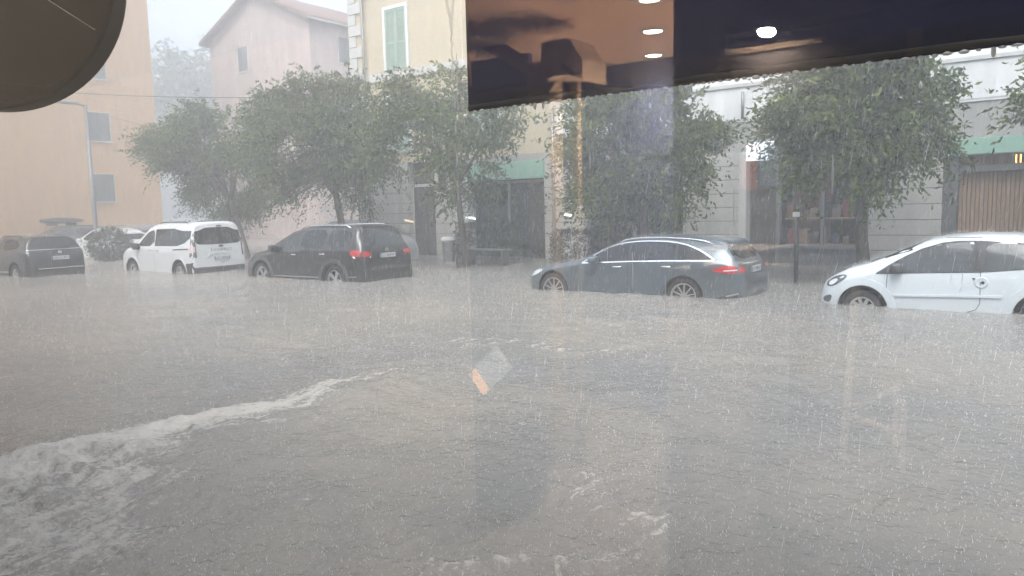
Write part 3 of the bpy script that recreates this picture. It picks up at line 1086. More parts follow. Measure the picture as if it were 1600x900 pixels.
c.plate(0.0, .83, "FX 905KV")
v, f = lathev([(.045, 0), (.05, .008), (.02, .012)], 16, 'x', (c.hit(0, 1.0, 'back')[0].x + .004, 0, 1.0))
mobj("badge", v, f, M_CHROME, c.root, local=True)
c.both("bumper_insert", [(4.25, .36), (4.66, .40), (4.66, .30), (4.3, .28)], M_BLACKP, off=.006)
c.ribbon("exhaust_trim", [(4.42, .37), (4.62, .42)], .02, M_CHROME, off=.012)
c.mirrors(1.78, .985, (.10, .10, .075))
c.handle(2.27, .85)
c.handle(3.30, .88)
c.rails(2.15, 4.1, M_CHROME, .014, .03)

# ---------------------------------------------------------------- small white hatchback
sp = dict(L=3.62, W=1.66, wb=2.38, fo=.70, r=.295, arch=.375, rimr=.66, spokes=9, spokew=.05,
          top=[(0, .50), (.02, .62), (.08, .72), (.22, .82), (.45, .94), (.72, 1.03), (.84, 1.07), (1.2, 1.235), (1.56, 1.395), (1.75, 1.45), (2.2, 1.495), (2.7, 1.49), (3.2, 1.42), (3.36, 1.36), (3.52, 1.03), (3.60, .85), (3.62, .5)],
          belt=[(0, .52), (.35, .74), (.8, .88), (1.2, .905), (2.3, .95), (3.2, 1.02), (3.62, .98)],
          plan=[(0, .55), (.05, .72), (.16, .86), (.4, .96), (.75, 1), (2.8, 1), (3.3, .96), (3.54, .88), (3.62, .78)],
          roofw=[(0, .74), (.9, .84), (1.6, .72), (3.2, .68), (3.62, .78)])
c = Car("small_hatchback", "small icy white three door hatchback cut off by the right edge", "car", (-3.22, 13.66, ROADZ), sp, P_BLUEWHITE)
FD = [(.92, .90), (1.13, 1.03), (1.29, 1.13), (1.51, 1.245), (1.78, 1.34), (2.0, 1.37), (2.18, 1.375), (2.19, .955), (1.6, .93)]
c.both("window_surround", [(.88, .875), (1.13, 1.045), (1.29, 1.145), (1.51, 1.262), (1.78, 1.355), (2.0, 1.385), (2.3, 1.395), (2.75, 1.375), (3.07, 1.31), (3.18, 1.05), (2.8, .995), (2.3, .955), (1.6, .918)], M_BLACKP, it=0, off=.002)
c.both("side_window", FD, M_GLASSLT, it=1, off=.004)
c.both("side_window", [(2.34, .975), (2.33, 1.37), (2.75, 1.355), (3.05, 1.29), (3.15, 1.06), (2.8, 1.01)], M_GLASSLT, it=1, off=.004)
c.both("b_pillar_cover", [(2.19, .955), (2.185, 1.38), (2.335, 1.375), (2.34, .97)], M_BLACKP, it=0, off=.003)
c.ribbon("window_seal", [(.90, .875), (1.13, 1.045), (1.29, 1.145), (1.51, 1.262), (1.78, 1.355), (2.0, 1.385), (2.29, 1.39)], .018, M_BLACKP, off=.007)
c.ribbon("window_seal", [(.90, .875), (1.6, .915), (2.29, .945), (3.1, 1.03)], .016, M_BLACKP, off=.007)
c.ribbon("door_seam", [(2.285, 1.42), (2.30, .95), (2.31, .48), (2.26, .38), (2.1, .32)], .010, M_BLACKP, off=.002)
c.ribbon("door_seam", [(1.06, .88), (1.05, .6), (1.07, .30)], .010, M_BLACKP, off=.002)
c.ribbon("roof_channel", [(1.52, 1.395), (1.8, 1.435), (2.29, 1.445)], .008, M_BLACKP, off=.002)
c.ribbon("side_moulding", [(1.15, .545), (2.0, .575), (2.58, .592)], .036, P_BLUEWHITE, off=.022)
c.both("wheel_arch_flare", [(.70 + .50 * math.cos(t), .295 + .50 * math.sin(t)) for t in np.linspace(math.pi * 1.02, -.02, 22)] + [(.70 + .385 * math.cos(t), .300 + .385 * math.sin(t)) for t in np.linspace(0, math.pi, 22)], P_BLUEWHITE, it=0, off=.020)
c.both("wheel_arch_flare", [(3.08 + .50 * math.cos(t), .295 + .50 * math.sin(t)) for t in np.linspace(math.pi * 1.02, .35, 20)] + [(3.08 + .385 * math.cos(t), .300 + .385 * math.sin(t)) for t in np.linspace(.35, math.pi, 20)], P_BLUEWHITE, it=0, off=.020)
c.drape("windscreen", [(.82, -.70), (.82, .70), (1.57, .605), (1.57, -.605)], M_GLASSCAR, 'top', off=.005)
c.both("headlamp", [(.10, .645), (.15, .735), (.28, .815), (.45, .845), (.45, .785), (.33, .69), (.20, .625)], M_LAMPDK, off=.009)
c.both("headlamp_reflector", [(.15, .665), (.20, .73), (.27, .765), (.32, .755), (.28, .70), (.22, .655)], M_LENS, off=.014)
c.both("headlamp_reflector", [(.33, .765), (.36, .80), (.42, .825), (.41, .79)], M_LENS, off=.014)
c.both("fog_lamp_recess", [(.06, .38), (.08, .46), (.24, .51), (.20, .37)], M_LAMPDK, off=.008)
c.both("side_repeater", [(.93, .775), (.93, .80), (1.0, .803), (1.0, .778)], M_LENS, off=.008, it=1)
hp = c.hit(2.33, .79, 'l')[0]
v, f = lathev([(.085, hp.y + .002), (.088, hp.y - .008), (.07, hp.y - .012), (.05, hp.y - .003), (.02, hp.y - .001)], 24, 'y', (2.32, 0, .79))
hd = mobj("door_handle", v, f, P_BLUEWHITE, c.root, smooth=True, local=True)
v, f = lathev([(.024, hp.y - .006), (.022, hp.y - .010), (.004, hp.y - .010)], 12, 'y', (2.335, 0, .79))
mobj("handle_grip_hole", v, f, M_BLACKP, hd)
c.lump("lock_button", (2.22, hp.y - .006, .845), (.022, .008, .012), M_BLACKP, e=.7, n=6)
c.mirrors(1.19, .985, (.085, .09, .07), M_LAMPDK)
c.lump("wiper_cowl", (.80, 0, 1.045), (.05, .62, .012), M_BLACKP, e=.6)

# ---------------------------------------------------------------- black people carrier / SUV
sp = dict(L=4.90, W=1.88, wb=2.92, fo=.95, r=.36, arch=.43, rimr=.70, spokes=5, spokew=.045, fork=(-.13, .13),
          top=[(0, .55), (.02, .72), (.10, .86), (.45, .97), (.95, 1.06), (1.15, 1.10), (1.6, 1.36), (2.05, 1.57), (2.5, 1.665), (3.2, 1.70), (4.1, 1.695), (4.45, 1.665), (4.56, 1.60), (4.72, 1.25), (4.80, 1.08), (4.87, .85), (4.90, .55)],
          belt=[(0, .6), (.5, .88), (1.3, 1.02), (2.5, 1.07), (4.2, 1.12), (4.9, 1.06)],
          roofw=[(0, .76), (1.3, .84), (2.2, .74), (4.3, .71), (4.9, .80)])
c = Car("sport_utility_car", "black sport utility car with red tail lamps and roof rails, rear wheel half submerged", "car", (-18.18, 12.92, ROADZ), sp, P_BLACK)
c.both("side_window", [(1.55, 1.10), (1.85, 1.27), (2.15, 1.45), (2.5, 1.55), (2.52, 1.11)], M_GLASSLT, it=1, off=.004)
c.both("side_window", [(2.60, 1.115), (2.58, 1.56), (3.0, 1.59), (3.52, 1.59), (3.55, 1.14)], M_GLASSCAR, it=1, off=.004)
c.both("side_window", [(3.63, 1.145), (3.60, 1.59), (4.1, 1.58), (4.42, 1.52), (4.38, 1.20)], M_GLASSCAR, it=1, off=.004)
c.ribbon("door_seam", [(2.56, 1.08), (2.56, .35)], .012, M_BLACKP, off=.002)
c.ribbon("chrome_sill_strip", [(1.42, .40), (3.35, .42)], .018, M_CHROME, off=.014)
c.ribbon("chrome_sill_strip", [(4.36, .46), (4.66, .47)], .014, M_ALLOY, off=.012)
for xs in (.95, 3.87):
    c.both("wheel_arch_flare", [(xs + .54 * math.cos(t), .37 + .52 * math.sin(t)) for t in np.linspace(math.pi, 0, 22)] + [(xs + .44 * math.cos(t), .37 + .44 * math.sin(t)) for t in np.linspace(0, math.pi, 22)], P_DARKGREY, it=0, off=.022)
c.both("tail_lamp", [(4.44, 1.085), (4.62, 1.12), (4.82, 1.06), (4.84, .955), (4.52, .955)], M_RED, off=.010)
c.both("lamp_lower_lens", [(4.55, .955), (4.83, .955), (4.83, .92), (4.60, .915)], M_LENS, off=.012, it=0)
for sg in (-1, 1):
    c.drape("tail_lamp", [(sg * .90, 1.10), (sg * .56, 1.06), (sg * .56, .955), (sg * .90, .955)], M_RED, 'back', off=.010)
    c.drape("lamp_lower_lens", [(sg * .88, .95), (sg * .58, .95), (sg * .60, .915), (sg * .88, .915)], M_LENS, 'back', off=.012, it=0)
c.drape("rear_window", [(-.64, 1.60), (.64, 1.60), (.74, 1.17), (-.74, 1.17)], M_GLASSLT, 'back', off=.006)
c.drape("roof_spoiler", [(4.30, -.64), (4.30, .64), (4.60, .60), (4.60, -.60)], P_BLACK, 'top', off=.025, it=0)
c.drape("windscreen", [(1.16, -.78), (1.16, .78), (2.02, .66), (2.02, -.66)], M_GLASSCAR, 'top', off=.005)
c.both("headlamp", [(.05, .74), (.12, .84), (.42, .90), (.50, .86), (.3, .78)], M_LENS, off=.008)
c.plate(0.0, .955, "EZ 960FW")
v, f = lathev([(.05, 0), (.055, .008), (.02, .012)], 16, 'x', (c.hit(0, 1.09, 'back')[0].x + .004, 0, 1.09))
mobj("badge", v, f, M_CHROME, c.root, local=True)
c.ribbon("tailgate_seam", [(-.60, 1.14), (-.60, .72), (.60, .72), (.60, 1.14)], .012, M_BLACKP, axis='back', off=.003)
c.drape("rear_bumper_panel", [(-.88, .70), (.88, .70), (.88, .62), (-.88, .62)], P_DARKGREY, 'back', off=.03, it=1)
c.mirrors(1.62, 1.12, (.10, .12, .095))
c.handle(2.36, .97)
c.handle(3.48, 1.0)
c.rails(2.35, 4.25, M_CHROME, .018, .04)

# ---------------------------------------------------------------- white passenger van
sp = dict(L=4.34, W=1.80, wb=2.72, fo=.86, r=.325, arch=.41, rimr=.68, spokes=5, spokew=.06,
          top=[(0, .60), (.02, .80), (.08, .93), (.3, 1.01), (.75, 1.09), (.95, 1.14), (1.4, 1.48), (1.75, 1.70), (2.1, 1.80), (2.8, 1.82), (3.8, 1.815), (4.18, 1.79), (4.24, 1.66), (4.29, 1.2), (4.32, .9), (4.34, .5)],
          belt=[(0, .70), (.4, .95), (1.2, 1.06), (3.0, 1.11), (4.34, 1.15)],
          plan=[(0, .66), (.05, .82), (.16, .93), (.45, .99), (1.0, 1), (3.9, 1), (4.2, .985), (4.30, .95), (4.34, .90)],
          roofw=[(0, .80), (1.1, .88), (1.9, .80), (4.34, .80)])
c = Car("passenger_van", "white boxy passenger van with dark windows beside the left tree trunk", "van", (-24.45, 12.62, ROADZ), sp, P_WHITE)
c.both("side_window", [(1.20, 1.10), (1.50, 1.34), (1.78, 1.54), (2.2, 1.62), (2.22, 1.12)], M_GLASSLT, it=1, off=.004)
c.both("side_window", [(2.25, 1.12), (2.23, 1.62), (3.2, 1.645), (4.26, 1.645), (4.26, 1.36), (3.9, 1.22), (3.5, 1.13)], M_GLASSCAR, it=0, off=.004)
c.ribbon("door_seam", [(2.24, 1.10), (2.24, .35)], .012, mat("grey_seam", (.25, .26, .27), .6), off=.002)
c.ribbon("door_seam", [(1.24, 1.06), (1.24, .40)], .012, MATS["grey_seam"], off=.002)
c.ribbon("door_seam", [(3.30, 1.11), (3.30, .72)], .012, MATS["grey_seam"], off=.002)
c.ribbon("sliding_door_track", [(3.32, 1.02), (4.12, 1.05)], .035, M_BLACKP, off=.004)
c.handle(2.08, 1.0, P_WHITE, .09)
c.handle(2.42, 1.005, P_WHITE, .09)
for a, b in ((.86, .41),):
    pass
c.both("tail_lamp", [(4.18, 1.36), (4.28, 1.38), (4.29, .86), (4.18, .80)], M_LAMPDK, off=.010, it=0)
c.both("tail_lamp_lens", [(4.20, 1.16), (4.275, 1.16), (4.28, .94), (4.20, .94)], mat("lamp_pink_lens", (.62, .45, .44), .2, coat=.5), off=.014, it=1)
for sg in (-1, 1):
    c.drape("tail_lamp", [(sg * .86, 1.36), (sg * .74, 1.30), (sg * .74, .80), (sg * .86, .74)], M_LAMPDK, 'back', off=.010, it=0)
    c.drape("tail_lamp_lens", [(sg * .84, 1.12), (sg * .77, 1.12), (sg * .77, .95), (sg * .84, .95)], MATS["lamp_pink_lens"], 'back', off=.014)
c.drape("rear_window", [(-.70, 1.66), (.70, 1.66), (.76, 1.24), (.60, 1.16), (-.60, 1.16), (-.76, 1.24)], M_GLASSCAR, 'back', off=.006, it=1)
c.drape("rear_bumper", [(-.86, .56), (.86, .56), (.86, .30), (-.86, .30)], M_BLACKP, 'back', off=.03, it=0)
c.both("rear_bumper_corner", [(3.98, .62), (4.30, .66), (4.30, .30), (3.98, .30)], M_BLACKP, off=.012, it=0)
c.ribbon("tailgate_grab_edge", [(-.42, .80), (-.30, .90), (.30, .90), (.42, .80)], .03, P_WHITE, axis='back', off=.022)
c.plate(0.05, .75, "GZ 135MA")
text_mesh("tailgate_lettering", "TOURNEO", .10, M_LAMPDK, frame_mat((c.hit(0.06, 1.0, 'back')[0].x + .012, .06, 1.0), (0, 1, 0), (0, 0, 1)), c.root, local=True, space=1.75, ext=.004)
v, f = lathev([(.075, 0), (.08, .006), (.03, .009)], 20, 'x', (0, 0, 0))
v = [(p[0] + c.hit(.06, 1.10, 'back')[0].x + .004, p[1] + .06, p[2] * .45 + 1.105) for p in v]
mobj("badge", v, f, M_LAMPDK, c.root, local=True)
c.drape("roof_spoiler", [(3.95, -.70), (3.95, .70), (4.22, .66), (4.22, -.66)], P_WHITE, 'top', off=.03, it=0)
c.lump("third_brake_lamp", (4.24, .06, 1.70), (.02, .09, .02), M_LAMPDK, n=6)
c.drape("windscreen", [(1.0, -.74), (1.0, .74), (1.72, .66), (1.72, -.66)], M_GLASSCAR, 'top', off=.005)
c.mirrors(1.30, 1.10, (.09, .11, .10), M_BLACKP)
c.rails(2.1, 3.75, M_BLACKP, .018, .035)
for xs in (.86, 3.58):
    c.both("wheel_arch_trim", [(xs + .455 * math.cos(t), .335 + .455 * math.sin(t)) for t in np.linspace(math.pi, 0, 22)] + [(xs + .415 * math.cos(t), .335 + .415 * math.sin(t)) for t in np.linspace(0, math.pi, 22)], P_WHITE, it=0, off=.012)

# ---------------------------------------------------------------- black crossover at the left edge
sp = dict(L=4.30, W=1.78, wb=2.60, fo=.86, r=.345, arch=.42, rimr=.62, spokes=5, spokew=.05,
          top=[(0, .60), (.02, .78), (.1, .90), (.5, 1.0), (1.05, 1.07), (1.5, 1.32), (1.85, 1.47), (2.3, 1.535), (3.2, 1.53), (3.75, 1.49), (3.95, 1.46), (4.0, 1.38), (4.12, 1.12), (4.22, 1.05), (4.28, .8), (4.30, .55)],
          belt=[(0, .65), (.5, .90), (1.3, 1.0), (3.0, 1.07), (4.3, 1.06)],
          roofw=[(0, .76), (1.2, .84), (2.0, .72), (3.8, .70), (4.3, .84)])
c = Car("crossover_car", "black crossover car with a lit chrome strip, cut off by the left edge", "car", (-28.45, 9.80, ROADZ), sp, P_BLACK)
c.both("side_window", [(1.45, 1.06), (1.75, 1.26), (2.05, 1.39), (2.5, 1.43), (2.52, 1.09)], M_GLASSLT, it=1, off=.004)
c.both("side_window", [(2.58, 1.09), (2.56, 1.43), (3.0, 1.43), (3.45, 1.38), (3.72, 1.20), (3.3, 1.12)], M_GLASSCAR, it=1, off=.004)
c.drape("rear_window", [(-.60, 1.42), (.60, 1.42), (.72, 1.14), (-.72, 1.14)], M_GLASSLT, 'back', off=.006)
c.drape("roof_spoiler", [(3.70, -.62), (3.70, .62), (4.02, .58), (4.02, -.58)], P_BLACK, 'top', off=.025, it=0)
c.ribbon("chrome_bumper_strip", [(-.55, .56), (.70, .56)], .03, M_CHROME, axis='back', off=.02)
c.ribbon("silver_window_line", [(-.80, 1.115), (.80, 1.115)], .02, M_ALLOY, axis='back', off=.012)
c.both("chrome_sill_strip", [(2.0, .44), (3.05, .48), (3.05, .44), (2.0, .40)], M_ALLOY, off=.014, it=0)
for sg in (-1, 1):
    c.drape("tail_lamp", [(sg * .84, 1.02), (sg * .50, 1.0), (sg * .50, .93), (sg * .84, .91)], M_LAMPDK, 'back', off=.010)
c.plate(0.10, .86, "GN 314PT")
v, f = lathev([(.045, 0), (.05, .008), (.02, .012)], 16, 'x', (c.hit(.10, 1.02, 'back')[0].x + .004, .10, 1.02))
mobj("badge", v, f, M_CHROME, c.root, local=True)
c.lump("wiper", (4.14, .16, 1.16), (.02, .22, .012), M_BLACKP, n=6)
c.rails(1.95, 3.55, M_BLACKP, .016, .03)
c.mirrors(1.5, 1.08, (.09, .11, .08))
c.handle(2.3, .95, P_BLACK)
c.handle(3.3, .98, P_BLACK)


# ---------------------------------------------------------------- cars further back
def far_car(name, label, loc, paint, rz=0.0, L=4.4, H=1.5, W=1.8, kind='cross', rails=None):
    k = H / 1.5
    if kind == 'estate':
        top = [(0, .5), (.02, .65), (.12, .78), (.6, .9), (1.2, 1.0), (1.3, 1.03), (2.0, 1.4), (2.4, 1.47), (3.2, 1.5), (L - .5, 1.45), (L - .25, 1.36), (L - .06, 1.0), (L, .55)]
    else:
        top = [(0, .5), (.02, .68), (.12, .84), (.6, .96), (1.05, 1.03), (1.15, 1.06), (1.85, 1.42), (2.3, 1.5), (3.0, 1.48), (L - .75, 1.36), (L - .55, 1.33), (L - .18, 1.02), (L - .04, .9), (L, .55)]
    top = [(a, b * k) for a, b in top]
    sp = dict(L=L, W=W, wb=2.65, fo=.85, r=.33, arch=.40, rimr=.68, top=top, belt=[(0, .55 * k), (.6, .86 * k), (1.4, .96 * k), (3.0, 1.0 * k), (L, 1.03 * k)], roofw=[(0, .76), (1.3, .84), (2.1, .70), (L, .74)])
    c = Car(name, label, "car", loc, sp, paint, rz)
    if kind == 'estate':
        c.both("side_window", [(1.6, 1.0 * k), (1.95, 1.24 * k), (2.3, 1.37 * k), (2.6, 1.38 * k), (2.62, 1.02 * k)], M_GLASSLT, off=.004)
        c.both("side_window", [(2.7, 1.02 * k), (2.68, 1.38 * k), (L - .75, 1.36 * k), (L - .5, 1.08 * k)], M_GLASSCAR, off=.004)
    else:
        c.both("side_window", [(1.5, 1.02 * k), (1.8, 1.24 * k), (2.15, 1.38 * k), (2.5, 1.39 * k), (2.5, 1.03 * k)], M_GLASSLT, off=.004)
        c.both("side_window", [(2.58, 1.03 * k), (2.56, 1.39 * k), (3.2, 1.33 * k), (L - .72, 1.14 * k), (3.3, 1.07 * k)], M_GLASSCAR, off=.004)
    c.drape("windscreen", [(1.2, -.66), (1.2, .66), (1.82, .58), (1.82, -.58)], M_GLASSLT, 'top', off=.005)
    c.drape("rear_window", [(-.56, 1.28 * k), (.56, 1.28 * k), (.66, 1.04 * k), (-.66, 1.04 * k)], M_GLASSCAR, 'back', off=.006)
    for sg in (-1, 1):
        c.drape("tail_lamp", [(sg * .84, .98 * k), (sg * .55, .96 * k), (sg * .55, .86 * k), (sg * .84, .84 * k)], M_RED, 'back', off=.010)
    c.both("headlamp", [(.06, .70 * k), (.14, .80 * k), (.45, .86 * k), (.4, .78 * k)], M_LENS, off=.008)
    c.mirrors(1.55, 1.03 * k)
    if rails:
        c.rails(2.0, L - .9, rails, .022, .04)
    return c


c = far_car("crossover_car", "white crossover parked behind the round bush by the lamp post", (-34.9, 15.4, ROADZ), P_WHITE, L=4.4, H=1.56)
c.drape("roof_spoiler", [(3.4, -.6), (3.4, .6), (3.95, .55), (3.95, -.55)], P_WHITE, 'top', off=.04, it=0)
far_car("estate_car", "grey estate with silver roof rails behind the white crossover", (-38.0, 17.6, ROADZ), P_MIDGREY, L=4.6, H=1.62, kind='estate', rails=M_CHROME)
c = far_car("estate_car", "dark grey estate carrying a roof box near the orange wall", (-40.3, 14.3, ROADZ), P_DARKGREY, rz=math.pi / 2, L=4.6, H=1.62, kind='estate', rails=M_BLACKP)
# roof box rests on that car: a thing of its own
rb = thing("roof_box", (-40.3, 16.7, 1.32), "long black roof box with raised nose on the dark estate", "roof box")
Vb, Fb = [], []
nx, nn = 26, 20
for i in range(nx):
    u = i / (nx - 1)
    hgt = .17 * (max(0, math.sin(math.pi * min(1, u * .9 + .1))) ** .45) + .01
    wd = .40 * (max(0, math.sin(math.pi * (u * .94 + .03))) ** .3)
    for k in range(nn):
        t = 2 * math.pi * k / nn
        pw = lambda q, e: math.copysign(abs(q) ** e, q)
        Vb.append((-40.3 - wd * pw(math.cos(t), .6), 15.75 + u * 1.95, 1.52 + hgt * pw(math.sin(t), .7) * (1 if math.sin(t) > 0 else .7)))
for i in range(nx - 1):
    for k in range(nn):
        a, b = i * nn + k, i * nn + (k + 1) % nn
        Fb.append((a, b, b + nn, a + nn))
Fb.append(tuple(range(nn)))
Fb.append(tuple(range((nx - 1) * nn, nx * nn)))
mobj("shell", Vb, Fb, mat("roof_box_black", (.03, .03, .032), .3, coat=.4), rb, smooth=True)
boxes("crossbar", [(-40.9, -39.7, 16.2, 16.26, 1.30, 1.41)], M_BLACKP, rb)
boxes("crossbar", [(-40.9, -39.7, 17.1, 17.16, 1.30, 1.41)], M_BLACKP, rb)
far_car("hatchback_car", "silver hatchback seen past the tail of the black sport utility car", (-17.35, 17.6, ROADZ + .14), P_SILVER, rz=math.pi, L=4.1, H=1.6)

# ================================================================== trees
def leaf_mat(name, a, b, tr=0.35):
    m = bpy.data.materials.new(name)
    m.use_nodes = True
    N, L = m.node_tree.nodes, m.node_tree.links
    p = N["Principled BSDF"]
    at = N.new("ShaderNodeAttribute")
    at.attribute_name = "tone"
    mx = N.new("ShaderNodeMix")
    mx.data_type = 'RGBA'
    mx.inputs['A'].default_value = (*a, 1)
    mx.inputs['B'].default_value = (*b, 1)
    L.new(at.outputs['Fac'], mx.inputs['Factor'])
    L.new(mx.outputs['Result'], p.inputs['Base Color'])
    p.inputs['Roughness'].default_value = 0.58
    tl = N.new("ShaderNodeBsdfTranslucent")
    L.new(mx.outputs['Result'], tl.inputs['Color'])
    ms = N.new("ShaderNodeMixShader")
    ms.inputs[0].default_value = tr
    L.new(p.outputs[0], ms.inputs[1])
    L.new(tl.outputs[0], ms.inputs[2])
    L.new(ms.outputs[0], N["Material Output"].inputs['Surface'])
    return m


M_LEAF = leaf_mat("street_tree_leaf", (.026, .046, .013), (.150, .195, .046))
M_LEAFD = leaf_mat("dark_hedge_leaf", (.020, .030, .018), (.050, .065, .030))


def leaves(origins, dirs, nleaf, slen, lsize, droop, wind, g):
    """sprays: each origin grows an arching twig with drooping leaves. returns V, F, tone"""
    n = len(origins)
    t = (np.arange(nleaf) + .5) / nleaf
    sl = slen * (0.6 + .8 * g.random((n, 1, 1)))
    tt = t[None, :, None]
    pos = origins[:, None, :] + dirs[:, None, :] * tt * sl
    pos[..., 2] -= (tt[..., 0] ** 2) * sl[..., 0] * droop
    pos[..., 0] += (tt[..., 0] ** 1.6) * sl[..., 0] * wind
    pos += g.normal(0, .018, pos.shape)
    pos = pos.reshape(-1, 3)
    k = len(pos)
    d = g.normal(0, .55, (k, 3)) + np.array([wind * 1.3, 0, -.45])
    d += np.repeat(dirs, nleaf, 0) * .55
    d /= np.linalg.norm(d, axis=1, keepdims=True)
    s = g.normal(0, 1, (k, 3))
    s -= d * (s * d).sum(1, keepdims=True)
    s /= np.linalg.norm(s, axis=1, keepdims=True)
    L = lsize * (.65 + .7 * g.random((k, 1)))
    w = L * .21
    mid = pos + d * L * .45
    nr = np.cross(d, s)
    V = np.stack([pos, mid + s * w + nr * w * .3, pos + d * L, mid - s * w + nr * w * .3], 1).reshape(-1, 3)
    F = np.arange(k * 4).reshape(-1, 4)
    tone = np.repeat(np.clip(np.repeat(g.random(n) ** 1.5, nleaf) * .7 + g.random(k) * .4, 0, 1), 4)
    return V, F, tone


def make_tree(label, base, crown, rad, seed, lean=(0, 0), wind=-.35, nclump=46, per=58, nleaf=15, group="street trees along the pavement", lsize=.118, mt=None, name="street_tree", trunk_r=.13, slen=.62):
    g = np.random.default_rng(seed)
    rt = thing(name, base, label, "tree", group)
    bx, by, bz = base
    cx, cy, cz = crown
    rx, ry, rz_ = rad
    fork = Vector((bx + (cx - bx) * .55 + lean[0], by + (cy - by) * .5, cz - rz_ * .72))
    mid = Vector(base).lerp(fork, .5) + Vector((g.normal(0, .05), g.normal(0, .05), 0))
    parts = [tubev([Vector(base) - Vector((0, 0, .1)), Vector(base) + Vector((0, 0, .25)), mid, fork], [trunk_r * 1.35, trunk_r * 1.08, trunk_r * .92, trunk_r * .8], 10)]
    # clumps
    C = []
    while len(C) < nclump:
        p = g.normal(0, 1, 3)
        p /= np.linalg.norm(p)
        q = p * (g.random() ** .40)
        if q[2] < -.92:
            continue
        C.append((cx + q[0] * rx, cy + q[1] * ry, cz + q[2] * rz_))
    C = np.array(C)
    limbs = []
    for k in range(8):
        a = 2 * math.pi * k / 8 + g.random() * .5
        tgt = Vector((cx + math.cos(a) * rx * .55, cy + math.sin(a) * ry * .55, cz + rz_ * (.1 + .5 * g.random())))
        m1 = fork.lerp(tgt, .5) + Vector((g.normal(0, .12), g.normal(0, .12), .15))
        limbs.append((m1, tgt))
        parts.append(tubev([fork - Vector((0, 0, .12)), m1, tgt], [trunk_r * .5, trunk_r * .34, trunk_r * .14], 7))
    for c_ in C:
        cv = Vector(c_)
        best = min((l for pr in limbs for l in pr), key=lambda l: (l - cv).length)
        parts.append(tubev([best, best.lerp(cv, .55) + Vector((0, 0, .12)), cv], [trunk_r * .17, trunk_r * .12, trunk_r * .06], 5))
    V, F = merge(parts)
    mobj("trunk", V, F, M_BARK, rt, smooth=True)
    O, D = [], []
    ctr = np.array([cx, cy, cz - .35 * rz_])
    for c_ in C:
        n = int(per * (.7 + .6 * g.random()))
        o = c_ + g.normal(0, .17, (n, 3)) * np.array([rx, ry, rz_]) * .62
        out = (c_ - ctr) / np.array([rx, ry, rz_])
        d = g.normal(0, .55, (n, 3)) + out * .8 + np.array([wind * .5, 0, .30])
        d /= np.linalg.norm(d, axis=1, keepdims=True)
        O.append(o)
        D.append(d)
    # long loose shoots on top and at the rim
    n = 60
    p = g.normal(0, 1, (n, 3))
    p[:, 2] = np.abs(p[:, 2]) * .9
    p /= np.linalg.norm(p, axis=1, keepdims=True)
    O.append(np.array([cx, cy, cz]) + p * np.array([rx, ry, rz_]) * .93)
    d = p * .7 + g.normal(0, .25, (n, 3)) + np.array([wind * .9, 0, .55])
    D.append(d / np.linalg.norm(d, axis=1, keepdims=True))
    O, D = np.concatenate(O), np.concatenate(D)
    V1, F1, t1 = leaves(O, D, nleaf, slen, lsize, .50, wind * .9, g)
    n = 90
    p = g.normal(0, 1, (n, 3))
    p[:, 2] = np.abs(p[:, 2]) * 1.1 - .1
    p[:, 0] += wind
    p /= np.linalg.norm(p, axis=1, keepdims=True)
    d = p * .75 + g.normal(0, .22, (n, 3)) + np.array([wind * 1.2, 0, .55])
    d /= np.linalg.norm(d, axis=1, keepdims=True)
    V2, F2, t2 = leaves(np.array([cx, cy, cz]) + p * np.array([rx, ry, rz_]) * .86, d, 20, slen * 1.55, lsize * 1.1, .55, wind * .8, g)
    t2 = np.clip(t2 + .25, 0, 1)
    V1, F1, t1 = np.concatenate([V1, V2]), np.concatenate([F1, F2 + len(V1)]), np.concatenate([t1, t2])
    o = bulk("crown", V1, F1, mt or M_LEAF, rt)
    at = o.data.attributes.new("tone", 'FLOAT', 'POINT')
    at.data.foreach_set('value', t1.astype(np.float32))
    return rt


PV = -0.2
make_tree("leftmost street tree behind the white van, crown swept left by wind", (-24.7, 16.6, PV), (-26.5, 16.8, 3.65), (2.6, 2.3, 2.05), 1, nclump=52)
make_tree("tall windswept street tree with arching top shoots behind the black sport utility car", (-18.9, 16.6, PV), (-20.0, 16.6, 3.9), (2.75, 2.4, 2.2), 2, nclump=58, wind=-.45)
make_tree("sparse browner street tree with thin leaning trunk beside the litter bin", (-14.05, 16.75, PV), (-14.4, 16.6, 3.75), (2.05, 2.0, 1.8), 3, nclump=42, per=30, trunk_r=.10)
make_tree("dense dark street tree directly behind the blue grey estate car", (-8.1, 16.6, PV), (-8.3, 16.6, 3.15), (1.70, 1.7, 1.75), 4, nclump=50, wind=-.12)
make_tree("spreading street tree left of the small white hatchback's roof", (-3.25, 16.8, PV), (-3.4, 16.6, 3.45), (1.72, 1.7, 1.45), 5, nclump=44, wind=-.15)
make_tree("street tree at the right edge showing only its leafy branch tips", (2.6, 16.6, PV), (1.95, 16.4, 3.7), (2.2, 1.9, 1.3), 6, nclump=40, wind=-.15)
# big tree far behind in the mist
make_tree("large pale tree dissolving in the mist between orange and pink houses", (-78, 52, -.3), (-78, 52, 12.5), (9.5, 8, 8.5), 7, nclump=90, per=26, nleaf=10, lsize=.55, slen=2.4, name="distant_tree", trunk_r=.5, group="trees in the mist", wind=-.2)
make_tree("smaller misty tree beside the pink house's left wall", (-68, 56, -.3), (-68, 56, 10.0), (7, 7, 8), 8, nclump=70, per=24, nleaf=10, lsize=.55, slen=2.2, name="distant_tree", trunk_r=.45, group="trees in the mist", wind=-.2)


